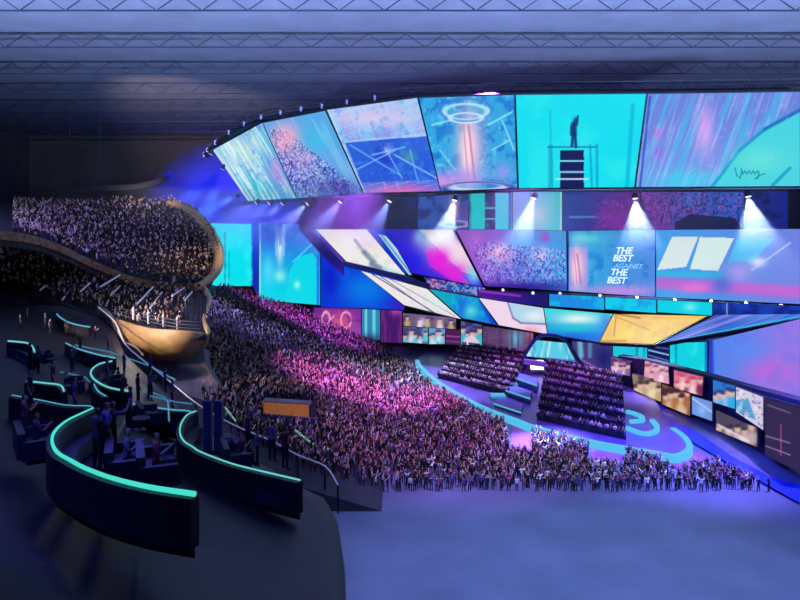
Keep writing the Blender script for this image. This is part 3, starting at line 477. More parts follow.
# ================================================================== RIGHT PICTURE WALL
def DR(px): return 131-(px-630)*44/155.0
wtop = [(612, 356), (645, 361), (670, 368), (705, 377), (735, 386), (765, 394), (800, 404)]
wbot = [(612, 385), (645, 403), (670, 415), (705, 428), (735, 444), (765, 460), (800, 478)]
OW = Vector((1.3, .4, 0)); pt = [P(x, y, DR(x))+OW for x, y in wtop]; pb = [P(x, y, DR(x))+OW for x, y in wbot]
mb = MB(); n = len(pt)
back = Vector((1.5, 1.5, 0)); vs_ = pt+pb+[p+back for p in pt]+[p+back for p in pb]
fs = []
for i in range(n-1): fs += [(i, i+1, n+i+1, n+i), (2*n+i, 3*n+i, 3*n+i+1, 2*n+i+1), (i, 2*n+i, 2*n+i+1, i+1), (n+i, n+i+1, 3*n+i+1, 3*n+i)]
fs += [(0, n, 3*n, 2*n), (n-1, 3*n-1, 4*n-1, 2*n-1)]
mb.add(vs_, fs); wr = mb.build('booth_wall', mat('booth_dark', (52, 40, 70), .6, noise=.3)); tag(wr, 'dark curving booth wall behind the picture panels on the right', 'booth wall')
fac = faces
R = [((611, 357, 630, 362, 630, 376, 611, 372), [('fill', (190, 130, 180)), *fac((240, 200, 225), (70, 40, 100), (130, 90, 160))], 'pink picture panel at the far end of the right booth wall'),
     ((645, 361, 668, 367, 669, 384, 644, 378), [('fill', (225, 180, 215)), *fac((245, 220, 235), (150, 70, 110), (225, 150, 190))], 'pale pink portrait panel, upper row, below the first cyan panel'),
     ((632, 374, 661, 380, 661, 402, 634, 390), [('fill', (150, 125, 100)), *fac((235, 220, 180), (60, 50, 60), (190, 160, 120))], 'tan and cream collage panel in the lower row'),
     ((674, 370, 703, 377, 702, 396, 674, 388), [('fill', (215, 120, 150)), *fac((250, 210, 215), (200, 60, 110), (110, 40, 80))], 'rose portrait panel in the upper row'),
     ((662, 384, 690, 394, 690, 416, 662, 404), [('fill', (120, 80, 60)), *fac((225, 190, 160), (60, 30, 40), (170, 110, 60))], 'brown portrait panel beside the pale blue one, lower row'),
     ((692, 396, 712, 402, 712, 421, 692, 414), [('fill', (110, 150, 225)), ('line', 692, 398, 712, 412, .7, (200, 220, 250), .8), ('blob', 702, 410, 5, 5, (150, 190, 245), .8)], 'plain pale blue panel in the lower row'),
     ((713, 380, 735, 386, 735, 409, 713, 402), [('fill', (40, 120, 200)), *fac((180, 190, 240), (30, 50, 130), (40, 170, 225))], 'blue figures panel in the upper row'),
     ((736, 387, 763, 397, 763, 430, 736, 412), [('fill', (210, 205, 225)), ('poly', [(736, 400), (748, 398), (756, 420), (736, 412)], (60, 150, 205), .8), ('noise', 3, (90, 80, 140), .6, .58), ('noise', 5, (245, 235, 240), .5, .5)], 'large white and blue panel in the upper row'),
     ((716, 410, 757, 428, 757, 447, 716, 430), [('fill', (80, 70, 90)), *fac((235, 225, 235), (50, 40, 60), (200, 170, 170)), ('line', 718, 425, 748, 441, 1.5, (225, 215, 225), .8)], 'wide grey and white players panel in the lower row')]
for c, ops, lab in R:
    cs = [(c[2*i], c[2*i+1], DR(c[2*i])) for i in range(4)]
    screen('picture_panel', lab+' of the right booth' if 'right booth wall' not in lab else lab, cs, ops, group='picture panels of the right booth wall', depth=.5, rim=.15)
screen('picture_panel', 'dark plum panel with thin magenta outlines at the right end', [(765, 398, DR(765)), (800, 408, DR(800)), (800, 472, DR(800)), (765, 455, DR(765))], [('fill', (50, 38, 68)), ('line', 768, 405, 790, 413, .6, (130, 110, 150), .8), ('line', 781, 425, 781, 455, .8, (170, 60, 120), .8), ('line', 766, 436, 790, 443, .6, (150, 130, 170), .8), ('line', 766, 446, 790, 455, .6, (150, 130, 170), .8)], group='picture panels of the right booth wall', depth=.5)
mb = MB(); sk = [P(632, 396, 126), P(662, 410, 120), P(690, 422, 113), P(735, 446, 101), P(800, 480, 86)]
mb.add(sk+[PZ(x, y, .3) for x, y in [(628, 404), (655, 420), (685, 437), (730, 464), (800, 503)]], [(i, i+1, 6+i, 5+i) for i in range(4)])
mb.add([p+Vector((1.5, 1, 0)) for p in sk]+[Vector((p.x+1.5, p.y+1, 0)) for p in sk]+sk, [(i, i+1, 6+i, 5+i) for i in range(4)]+[(i, i+1, 11+i, 10+i) for i in range(4)])
tag(mb.build('booth_plinth', mat('plinth_blue', (30, 50, 190), .4)), 'deep blue sloping plinth running below the right booth wall', 'plinth')
light('AREA', (34, 88, 14), (46, 98, 3), (60, 80, 255), 9000, size=8)

# ================================================================== STAGE FLOOR AND TIERS
main_arc = [(417, 360), (421, 367), (437, 381), (467, 399), (490, 410), (517, 420), (536, 427), (587, 440), (625, 447), (655, 452), (676, 455), (689, 448), (684, 437), (672, 428)]
arc = smooth_path([PZ(x, y, 1.0) for x, y in main_arc], 4)
root = thing('stage_platform', 'low purple stage platform with a glowing cyan curved edge', 'stage', (25, 130, 0))
mb = MB(); mb.prism(arc+[PZ(655, 400, 1.0), PZ(600, 372, 1.0), PZ(500, 350, 1.0), PZ(430, 348, 1.0)], (0, 0, -1))
mb.build('platform', mat('stage_top', (88, 66, 140), .3, noise=.2, scale=.3), root, origin=root.location)
mb = MB(); mb.wall([p+Vector((0, -.15, .12)) for p in arc], 1.0, .85); mb.build('edge_light', M_CYAN, root, origin=root.location)
for k, pts in enumerate([[(627, 410), (634, 412), (641, 415), (642, 419), (630, 420)], [(626, 426), (643, 432), (655, 430), (657, 425), (652, 419)]]):
    pp = smooth_path([PZ(x, y, 1.5) for x, y in pts], 4)
    mb = MB(); mb.wall(pp, .5, .7); tag(mb.build('stage_light_strip', M_CYAN), ['upper', 'lower'][k]+' curved cyan light strip on the right of the stage platform', 'light strip', 'curved stage strips')
def tiers(lab, c, rows, z0, z1, crowd):
    TL, TR, BR, BLc = c                     # plan outline by floor pixels, back row first
    root = thing('seating_block', lab, 'seating', PZ((BLc[0]+BR[0])/2, (BLc[1]+BR[1])/2, 1.0))
    for i in range(rows):
        t0, t1 = i/rows, (i+1)/rows; z = z1+(z0-z1)*t0
        q = lambda a, b, t: (a[0]+(b[0]-a[0])*t, a[1]+(b[1]-a[1])*t)
        # plan positions interpolated on the ground plane
        G = lambda p: PZ(p[0], p[1], 1.0)
        a, b = G(TL).lerp(G(BLc), t0), G(TR).lerp(G(BR), t0); e, f = G(TL).lerp(G(BLc), t1), G(TR).lerp(G(BR), t1)
        up_ = Vector((0, 0, z-1.0)); mb = MB(); mb.prism([a+up_, b+up_, f+up_, e+up_], (0, 0, -(z-.95))); mb.build('riser', mat('riser_plum', (56, 30, 70), .7, noise=.2), root, origin=root.location)
        m = MB(); L = (f-e).length; m.wall([e+up_+Vector((0, .3, .45)), f+up_+Vector((0, .3, .45))], .4, .35); m.build('bench', mat('bench_plum', (64, 34, 76), .6), root, origin=root.location)
        nn = int(L/.62)
        for j in range(nn):
            if rng.random() < .88: crowd.append((e.lerp(f, (j+.5)/nn)+up_+Vector((0, .35+.2*rng.random(), 0)), 1))
    return root
tier_people = []
tiers('dark plum seating block with lit rows right of the stage steps', [(548, 372), (622, 388), (626, 440), (537, 420)], 8, 1.2, 3.6, tier_people)
tiers('dark plum seating block with lit rows left of the stage steps', [(465, 355), (528, 363), (510, 397), (438, 378)], 8, 1.2, 3.6, tier_people)
root = thing('stage_steps', 'wide blue lit steps with cyan nosings between the two seating blocks', 'steps', PZ(512, 400, 1))
for i, (x0, y0, x1, y1) in enumerate([(517, 379, 537, 386), (506, 391, 530, 399), (494, 404, 521, 413)]):
    a, b = PZ(x0, y0, 2.4-.5*i), PZ(x1, y1, 2.4-.5*i); d = Vector((1.5, 6, 0))
    MB().prism([a, b, b+d, a+d], (0, 0, -1.3+.5*i)).build('step', mat('step_blue', (70, 70, 150), .4), root, origin=root.location)
    mb = MB(); mb.tube([a+Vector((0, -.1, .05)), b+Vector((0, -.1, .05))], .16, 4); mb.build('nosing_light', M_LEDB, root, origin=root.location)
for k, (x, y) in enumerate([(510, 385), (498, 397)]):
    p = PZ(x, y, 1.3); mb = MB(); mb.box(p+Vector((0, 0, .2)), (2.6, 3, .4)); tag(mb.build('teal_glow_block', mat('glow_teal', (20, 60, 80), emit=(50, 150, 190), es=.8)), ['far', 'near'][k]+' emissive teal block standing in for the glow left of the stage steps', 'plinth', 'glow blocks')  # cyan glow beside the steps, made as emissive blocks
# floor patches with the pink light put into their colour
for k, (c, lab) in enumerate([([(513, 424), (532, 431), (532, 452), (510, 450)], 'floor patch with painted pink light between the crowd groups'), ([(590, 444), (625, 452), (622, 462), (592, 462)], 'floor patch with painted pink light in front of the seating block'), ([(664, 460), (690, 450), (712, 458), (680, 470)], 'floor patch with painted pink light by the right stage curve')]):
    mb = MB(); mb.prism([PZ(x, y, .12) for x, y in c], (0, 0, -.1)); tag(mb.build('pink_light_patch', mat('pink_light_paint', (150, 84, 150), .6, noise=.1)), lab, 'floor patch', 'pink floor patches')

# ================================================================== SPECTATORS
def person_template(pose, sub=0):
    # joints (x right, y forward, z up); sizes for a 1.75 m adult
    J = {'pel': (0, 0, .95, .15, .11), 'wai': (0, 0, 1.1, .13, .10), 'che': (0, .0, 1.32, .17, .11), 'nec': (0, 0, 1.49, .055, .055), 'hd0': (0, .01, 1.58, .085, .095), 'hd1': (0, .01, 1.72, .075, .09)}
    seated = pose == 'sit'
    for s, k in ((-1, 'l'), (1, 'r')):
        if seated:
            J.update({'kn'+k: (s*.12, .45, .95, .07, .07), 'an'+k: (s*.12, .48, .52, .045, .045), 'to'+k: (s*.12, .64, .47, .04, .03)})
        else:
            J.update({'kn'+k: (s*.12, .02, .5, .07, .07), 'an'+k: (s*.14, 0, .09, .045, .045), 'to'+k: (s*.15, .14, .04, .045, .03)})
        J['hp'+k] = (s*.1, 0, .88, .09, .09); J['sh'+k] = (s*.2, 0, 1.42, .065, .06)
    down = lambda s: [(s*.26, -.02, 1.15, .045), (s*.27, .06, .9, .035), (s*.27, .1, .78, .04)]
    upa = lambda s: [(s*.34, .08, 1.62, .045), (s*.28, .12, 1.9, .035), (s*.26, .13, 2.02, .045)]
    clap = lambda s: [(s*.28, .12, 1.2, .045), (s*.1, .34, 1.35, .035), (s*.03, .4, 1.42, .042)]
    mid_ = lambda s: [(s*.3, .2, 1.4, .045), (s*.25, .36, 1.65, .035), (s*.22, .38, 1.76, .045)]
    A = {'up': (upa, upa), 'one': (upa, down), 'down': (down, down), 'clap': (clap, clap), 'phone': (mid_, clap), 'sit': (clap, down)}[pose]
    for fn, s, k in ((A[0], 1, 'r'), (A[1], -1, 'l')):
        e, w, h = fn(s); J['el'+k] = e+(e[3],); J['wr'+k] = w+(w[3],); J['ha'+k] = h+(h[3],)
    E = [('pel', 'wai'), ('wai', 'che'), ('che', 'nec'), ('nec', 'hd0'), ('hd0', 'hd1')]
    for k in 'lr': E += [('pel', 'hp'+k), ('hp'+k, 'kn'+k), ('kn'+k, 'an'+k), ('an'+k, 'to'+k), ('che', 'sh'+k), ('sh'+k, 'el'+k), ('el'+k, 'wr'+k), ('wr'+k, 'ha'+k)]
    names = list(J); me = bpy.data.meshes.new('t'); me.from_pydata([J[n][:3] for n in names], [(names.index(a), names.index(b)) for a, b in E], [])
    o = bpy.data.objects.new('t', me); COL.objects.link(o); o.modifiers.new('s', 'SKIN'); sk = me.skin_vertices[0].data
    for i, n in enumerate(names): sk[i].radius = J[n][3:5]; sk[i].use_root = (n == 'pel')
    o.modifiers['s'].branch_smoothing = .2
    if sub: m = o.modifiers.new('b', 'SUBSURF'); m.levels = sub; m.render_levels = sub
    dg = bpy.context.evaluated_depsgraph_get(); ev = bpy.data.meshes.new_from_object(o.evaluated_get(dg), depsgraph=dg)
    bpy.data.objects.remove(o)
    V = np.array([v.co for v in ev.vertices]); Q = []
    for p in ev.polygons:
        vv = list(p.vertices)
        if len(vv) == 4: Q.append(vv)
        elif len(vv) == 3: Q.append([vv[0], vv[1], vv[2], vv[2]])
        else:
            for i in range(1, len(vv)-1): Q.append([vv[0], vv[i], vv[i+1], vv[i+1]])
    # classify vertices: 0 trousers 1 shirt 2 skin 3 hair 4 shoes
    seg = [(np.array(J[a][:3]), np.array(J[b][:3]), a, b) for a, b in E]; tagv = np.zeros(len(V), int)
    for i, v in enumerate(V):
        best = 9
        for a, b, na, nb in seg:
            t = np.clip(np.dot(v-a, b-a)/np.dot(b-a, b-a), 0, 1); d = np.linalg.norm(v-a-t*(b-a))
            if d < best-1e-6:
                best = d
                tagv[i] = {'pel': 1 if nb == 'wai' else 0, 'wai': 1, 'che': 1, 'nec': 2, 'hd0': 2}.get(na, 0 if na[:2] in ('hp', 'kn') else 4 if na[:2] == 'an' else 2 if na[:2] in ('wr', 'el') and (na[:2] == 'wr' or t > .15) else 1)
                if nb == 'nec' and t > .85: tagv[i] = 2
        if tagv[i] == 2 and v[2] > 1.5 and abs(v[0]) < .13 and (v[2] > 1.7 or (v[1] < -.01 and v[2] > 1.55)): tagv[i] = 3
    return V, np.array(Q), tagv
POSES = ['up', 'one', 'down', 'clap', 'phone', 'sit']
T0 = {p: person_template(p, 0) for p in POSES}; T1 = {p: person_template(p, 1) for p in POSES}
# drop degenerate trick: quads with repeated vertex become tris
def build_people(name, lst, T, origin, m=M_CLOTH):
    """lst: (pos, heading, scale, pose, colours[5]) -> one mesh"""
    Vs, Ts, Cs, n = [], [], [], 0
    for pos, hd, sc, pose, cols in lst:
        V, Q, tg = T[pose]; c, s = math.cos(hd), math.sin(hd)
        R_ = np.array([[c, -s, 0], [s, c, 0], [0, 0, 1]]); Vs.append(V@R_.T*sc+np.array(pos)-np.array(origin))
        tri = np.vstack([Q[:, [0, 1, 2]], Q[Q[:, 2] != Q[:, 3]][:, [0, 2, 3]]]); Ts.append(tri+n); n += len(V); Cs.append(cols[tg])
    me = bpy.data.meshes.new(name); mk_mesh(me, np.vstack(Vs), np.vstack(Ts)); set_vcol(me, np.vstack(Cs)); me.materials.append(m)
    me.validate(); o = bpy.data.objects.new(name, me); COL.objects.link(o); o.location = origin; return o
SK = [(232, 190, 165), (205, 155, 125), (150, 105, 80), (240, 205, 185)]
SH = [(235, 235, 245), (20, 20, 28), (150, 60, 110), (60, 70, 140), (110, 60, 150), (25, 25, 35), (35, 30, 45), (28, 28, 40), (40, 45, 60), (18, 18, 24), (18, 18, 24), (22, 20, 30)]
TR_ = [(22, 24, 40), (35, 35, 50), (50, 60, 95), (15, 15, 20)]
HR = [(25, 18, 16), (50, 32, 22), (15, 12, 12), (120, 85, 50)]
def outfit(shirts=SH):
    return lin(np.array([random.choice(TR_), random.choice(shirts), random.choice(SK), random.choice(HR), (20, 20, 24)]))
# main stand height field: level floor by the stage, raked up to the left
def hz_(x, y): return max(0.0, (-x-2)*.30) if x < -2 else 0.0
def in_(p, poly): return bool(inpoly(np.array([p[0]]), np.array([p[1]]), poly)[0])
def proj(v): return 400+v[0]*F/v[1], HY+(H-v[2])*F/v[1]
CROWD = [(206, 300), (222, 284), (262, 289), (318, 309), (335, 325), (365, 338), (385, 350), (412, 366), (435, 386), (470, 406), (508, 425), (508, 452), (532, 452), (533, 432), (560, 437), (588, 446), (590, 464), (622, 464), (628, 452), (655, 459), (675, 470), (715, 462), (745, 474), (805, 498), (805, 494), (340, 494), (322, 470), (296, 458), (270, 443), (232, 424), (205, 400), (200, 380), (206, 350)]
# raked stand solid
N = 24; xs = np.linspace(-62, -2, N); mb = MB(); ys = (84, 206)
mb.prism([(-62, 76, 0), (-2, 76, 0), (-62, 76, 18.0)], (0, 130, 0))
st = mb.build('raked_stand', M_DARK); tag(st, 'sloping dark stand under the densest part of the crowd', 'stand')
cand = []
y = 82.0
while y < 203:
    x = -60.0+random.uniform(0, 1)
    while x < 60:
        X, Y = x+random.uniform(-.4, .4), y+random.uniform(-.4, .4); z = hz_(X, Y); q = proj((X, Y, z+.9))
        q = (q[0], q[1]-(random.uniform(0, 7) if q[1] > 488 else 0))
        if in_(q, CROWD) and random.random() < .9: cand.append((X, Y, z))
        x += .82 if y < 130 else 1.1
    y += .85 if y < 130 else 1.2
cand = [c for c in cand if not (262 < proj(c)[0] < 316 and 404 < proj(c)[1] < 428)]
cand.sort(key=lambda c: c[1])
def pl(c):
    return ((c[0], c[1], c[2]), math.atan2(30-c[0], 1)*0 + (-math.pi/2 + random.uniform(-.5, .5) if c[0] < 0 else random.uniform(-.7, .7)), random.uniform(.93, 1.12), random.choices(POSES[:5], [30, 25, 18, 15, 12])[0], outfit())
ppl = [pl(c) for c in cand]
NI = 270
protos = {}
def individual(rec, label, group, T=T1, name='spectator', key=None):
    pos, hd, sc, pose, cols = rec
    k = key or (pose, random.randrange(6))
    if k not in protos:
        o = build_people(name, [((0, 0, 0), 0, 1, pose, cols)], T, (0, 0, 0)); protos[k] = o; c = o
    else:
        c = protos[k].copy(); COL.objects.link(c)
    c.location = pos; c.rotation_euler = (0, 0, hd); c.scale = (sc,)*3; c['label'] = label; c['category'] = 'person'
    if group: c['group'] = group
    return c
CN = ['white', 'black', 'red', 'blue', 'purple', 'dark grey', 'plum black', 'charcoal', 'slate grey']
PN = {'up': 'both arms raised', 'one': 'one arm raised', 'down': 'arms hanging', 'clap': 'hands clapping', 'phone': 'hand held high'}
SPEC = {}
for rec in ppl[:NI]:
    j = random.randrange(9); x_, y_ = proj(rec[0])
    where = 'by the white rail end' if x_ < 370 else 'below the orange desk' if x_ < 430 else 'left of the pink patches' if x_ < 505 else 'before the pink patches' if x_ < 625 else 'before the stage curve' if x_ < 700 else 'by the blue plinth'
    rec[4][1] = lin(SH[j])
    o = individual(rec, f'{CN[j]} topped spectator, {PN[rec[3]]}, {"front row" if y_ > 484 else "nearest rows"} {where}', 'spectators in the nearest rows', key=(rec[3], j))
    SPEC.setdefault(o['label'], []).append(o)
for lab, os_ in SPEC.items():
    os_.sort(key=lambda o: proj(o.location)[0])
    if len(os_) > 1:
        for i, o in enumerate(os_): o['label'] = lab+', '+(ORD[i]+' from left' if 0 < i < len(os_)-1 else 'leftmost such' if i == 0 else 'rightmost such')
main = build_people('crowd', ppl[NI:], T0, (0, 140, 0))
tag(main, 'packed cheering crowd filling the floor and raked stand before the stage', 'crowd', kind='stuff')
seat_rec = [((c[0].x, c[0].y, c[0].z-.45), math.pi+random.uniform(-.3, .3), 1, 'sit', outfit([(225, 160, 225), (60, 35, 70), (40, 30, 50), (110, 60, 130), (200, 170, 210)])) for c in tier_people]
o = build_people('seated_audience', seat_rec, T0, (20, 130, 0)); tag(o, 'seated audience in lit rows on the two plum seating blocks', 'audience', kind='stuff')

# ================================================================== LEFT BALCONIES
# upper bowl
def patch(name, pts_lo, pts_hi, n, m, thick, parent=None):
    lo = smooth_path(pts_lo, n); hi = smooth_path(pts_hi, n); k = len(lo)
    return MB().add(lo+hi+[p-Vector((0, 0, thick)) for p in lo]+[p-Vector((0, 0, thick)) for p in hi],
        [(i, i+1, k+i+1, k+i) for i in range(k-1)]+[(2*k+i, 3*k+i, 3*k+i+1, 2*k+i+1) for i in range(k-1)]+[(i, 2*k+i, 2*k+i+1, i+1) for i in range(k-1)]+[(k+i, k+i+1, 3*k+i+1, 3*k+i) for i in range(k-1)]+[(0, k, 3*k, 2*k), (k-1, 3*k-1, 4*k-1, 2*k-1)]).build(name, m, parent, origin=parent.location if parent else None)
up_lo = [P(-60, 232, 84), P(15, 236, 92), P(55, 246, 100), P(90, 262, 106), P(130, 278, 110), P(165, 286, 112), (P(200, 286, 114)), P(214, 272, 118), P(219, 255, 122)]
up_hi = [P(-60, 190, 150), P(15, 204, 150), P(50, 206, 150), P(85, 206, 150), P(120, 205, 150), P(145, 205, 150), P(172, 204, 150), P(198, 218, 142), P(214, 240, 130)]
root = thing('upper_balcony', 'upper balcony bowl packed with dark seated crowd and gold curved rim', 'balcony', P(130, 284, 112))
patch('deck', up_lo, up_hi, 4, M_DARK, 1.5, root)
mb = MB(); mb.wall(smooth_path([p+Vector((0, -.5, .5)) for p in up_lo[:7]], 5), 1.1, .5); mb.build('fascia', mat('fascia_bronze', (120, 92, 66), .5, noise=.7, scale=1.5), root, origin=root.location)
rimp = smooth_path([P(168, 203, 148), P(180, 206, 145), P(195, 215, 140), P(208, 230, 133), P(216, 244, 126), P(219, 257, 120), P(216, 271, 116), P(207, 281, 113), P(196, 287, 111)], 5)
mb = MB(); mb.tube(rimp, [.55+.45*math.sin(math.pi*min(1, i/len(rimp)*1.1)) for i in range(len(rimp))], 8); mb.build('rim', M_RIM, root, smooth=True, origin=root.location)
# lower bowl
lw_lo = [P(-60, 270, 104), P(10, 290, 102), P(55, 302, 100), P(85, 312, 98), P(112, 320, 97), P(135, 327, 95), P(160, 331, 94), P(190, 334, 95), P(206, 335, 98)]
lw_hi = [P(-60, 236, 118), P(10, 238, 116), P(50, 252, 114), P(80, 272, 112), P(110, 283, 111), P(135, 290, 110), P(160, 291, 109), P(190, 290, 108), P(206, 296, 106)]
root = thing('lower_balcony', 'lower balcony with curved timber front and gold edge, facing the stage', 'balcony', P(160, 360, 96))
patch('deck', lw_lo, lw_hi, 4, M_DARK, .8, root)
front_t = [P(109, 317, 97.5), P(130, 324, 95), P(150, 329, 93.5), P(175, 331, 93.5), P(195, 333, 95), P(206, 334, 98)]
front_b = [P(125, 346, 100), P(136, 355, 98), P(155, 361, 97), P(175, 361, 97), P(192, 357, 99), P(204, 346, 102)]
ft, fb = smooth_path(front_t, 5), smooth_path(front_b, 5); k = len(ft)
mids = [(a+b)/2+Vector((0, -1.2, -.3)) for a, b in zip(ft, fb)]
mb = MB().add(ft+mids+fb, [(i, i+1, k+i+1, k+i) for i in range(k-1)]+[(k+i, k+i+1, 2*k+i+1, 2*k+i) for i in range(k-1)])
o = mb.build('front_panel', M_WARM, root, smooth=True, origin=root.location); md = o.modifiers.new('thick', 'SOLIDIFY'); md.thickness = .5
mb = MB(); mb.tube(smooth_path([P(200, 286, 112), P(206, 291, 110), P(209, 300, 107), P(206, 310, 104), P(203, 320, 101), P(207, 330, 99), P(206, 338, 99), P(203, 347, 101)], 5), .45, 7)
mb.build('rim', M_RIM, root, smooth=True, origin=root.location)
mb = MB(); mb.tube(smooth_path([P(98, 306, 99), P(108, 312, 97), P(114, 322, 96), P(119, 333, 95), P(125, 344, 94)], 5), .2, 6); mb.tube(smooth_path([P(124, 343, 94), P(135, 347, 94), P(143, 356, 94)], 5), .18, 6)
mb.build('edge_trim', mat('trim_cream', (150, 135, 125), .5), root, smooth=True, origin=root.location)
# concrete ramp under it
mb = MB(); mb.prism([P(146, 358, 99), P(175, 360, 99), P(203, 347, 103), P(206, 365, 100), P(218, 384, 97), P(214, 408, 95), P(198, 402, 95), P(168, 380, 97)], (0, 3, -1))
tag(mb.build('concrete_ramp', M_CONC), 'grey concrete support wedge below the timber balcony front', 'concrete wedge')
# handrails on the lower balcony
rails = [(40, 290, 48, 284), (62, 300, 70, 290), (80, 292, 90, 283), (100, 287, 120, 275), (106, 306, 110, 297), (112, 294, 120, 286), (137, 304, 153, 287), (150, 308, 162, 292), (172, 296, 184, 288), (185, 300, 192, 292)]
for i, (x0, y0, x1, y1) in enumerate(rails):
    a, b = P(x0, y0, 98), P(x1, y1, 104)
    r = thing('handrail', 'slim white stair handrail slanting up the lower balcony rows, '+ORD[i]+' from the left', 'handrail', a-Vector((0, 0, .9)), 'stair handrails of the lower balcony')
    MB().tube([a, b], .13, 5).build('rail', mat('rail_white', (225, 225, 235), .3), r, origin=r.location)
    for t in (0.05, .5, .95): q = a.lerp(b, t); MB().tube([q, q-Vector((0, 0, .9))], .06, 4).build('post', M_STEEL, r, origin=r.location)
for i in range(3):
    a = [P(112, 312+i*3.4-6, 97), P(140, 319+i*3.4-6, 95), P(175, 326+i*3.4-6, 94), P(200, 328+i*3.4-6, 95)]
    tag(MB().tube(smooth_path(a, 4), .07, 4).build('row_rail', mat('rail_grey', (90, 88, 100), .4)), ['topmost', 'middle', 'lowest'][i]+' thin grey row rail behind the timber balcony front', 'rail', 'row rails')
# balcony people
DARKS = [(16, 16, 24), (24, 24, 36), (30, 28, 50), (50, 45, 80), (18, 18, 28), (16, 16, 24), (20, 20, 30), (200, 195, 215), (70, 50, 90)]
def surf_people(lo, hi, rows, step, sh, prob=.85):
    out = []; L, Hh = smooth_path(lo, 8), smooth_path(hi, 8)
    for r in range(rows):
        t = (r+.5)/rows; line = [a.lerp(b, t) for a, b in zip(L, Hh)]; acc = 0
        for a, b in zip(line[:-1], line[1:]):
            d = (b-a).length; s = acc
            while s < d:
                if random.random() < prob:
                    q = a.lerp(b, s/d)+Vector((random.uniform(-.2, .2), random.uniform(-.3, .3), 0)); out.append((tuple(q), -math.pi/2+random.uniform(-.6, .4), random.uniform(.95, 1.1), random.choices(POSES[:5], [12, 15, 40, 20, 13])[0], outfit(sh)))
                s += step
            acc = s-d
    return out
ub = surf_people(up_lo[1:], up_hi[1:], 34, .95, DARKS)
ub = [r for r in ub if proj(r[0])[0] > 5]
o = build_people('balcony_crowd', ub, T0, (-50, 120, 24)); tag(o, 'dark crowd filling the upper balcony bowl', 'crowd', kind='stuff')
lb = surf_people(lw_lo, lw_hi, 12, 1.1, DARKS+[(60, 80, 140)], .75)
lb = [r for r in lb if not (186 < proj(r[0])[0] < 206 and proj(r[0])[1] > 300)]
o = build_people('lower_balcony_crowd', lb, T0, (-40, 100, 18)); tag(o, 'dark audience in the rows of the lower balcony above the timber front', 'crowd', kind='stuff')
for i, (x, y) in enumerate([(133, 321), (148, 325), (163, 328), (177, 331)]):
    p = P(x, y-1, 94.8); rec = (tuple(p), -math.pi/2, 1.15, 'down', lin(np.array([(235, 235, 240), (245, 245, 250), (220, 180, 155), (60, 45, 40), (200, 200, 205)])))
    individual(rec, ['leftmost', 'second', 'third', 'rightmost'][i]+' of four white clad people standing behind the timber balcony front', 'white clad people on the lower balcony', key='white')
light('POINT', P(155, 312, 90)+Vector((0, 0, 1)), (0, 0, 0), (255, 245, 235), 1500, shadow_soft_size=.5)

# ================================================================== LOUNGE TERRACES, NEAR LEFT
def invD(px, py):
    v = .056+.00039*(py-460)-.0001*(px-100)
    return .0102+.004*math.log1p(math.exp(min(60, (v-.0102)/.004)))
def ground(px, py): return H-(py-HY)/invD(px, py)/F-1.05
edge = [(60, 296), (98, 307), (115, 322), (125, 344), (162, 375), (196, 403), (232, 424), (270, 440), (298, 455), (325, 466), (338, 485), (345, 520), (350, 640)]
def edge_x(py):
    for (x0, y0), (x1, y1) in zip(edge[:-1], edge[1:]):
        if y0 <= py <= y1: return x0+(x1-x0)*(py-y0)/(y1-y0)
    return edge[-1][0] if py > 600 else 60
rows = np.linspace(296, 640, 60); mb = MB(); nc = 24; V = []
for py in rows:
    ex = edge_x(py)
    for j in range(nc+1):
        px = -60+(ex+60)*j/nc; D = 1/invD(px, py); v = P(px, py, D); v.z -= 1.3; V.append(v)
nr = len(rows); V2 = [Vector((v.x, v.y, v.z-2.5)) for v in V]; n1 = len(V)
fs = [(i*(nc+1)+j, i*(nc+1)+j+1, (i+1)*(nc+1)+j+1, (i+1)*(nc+1)+j) for i in range(nr-1) for j in range(nc)]
fs += [(i*(nc+1)+nc, (i+1)*(nc+1)+nc, n1+(i+1)*(nc+1)+nc, n1+i*(nc+1)+nc) for i in range(nr-1)]
mb.add(V+V2, fs); tag(mb.build('lounge_terrace', M_TERR, smooth=True), 'dark sloping terrace carrying the lounge booths near the camera', 'terrace')
eg = [P(x, y, 1/invD(x, y)) for x, y in edge[1:11]]
egp = smooth_path(eg, 4)
root = thing('terrace_rail', 'thin white edge rail descending along the lounge terrace towards the crowd', 'rail', egp[-1])
MB().tube(egp, [.001*p.y+.004 for p in egp], 5).build('top_rail', mat('edge_white', (230, 225, 235), .3, emit=(150, 145, 175), es=.3), root, origin=root.location)
for q in egp[::4]: MB().tube([q, q-Vector((0, 0, .95))], .0015*q.y+.01, 4).build('post', M_STEEL, root, origin=root.location)
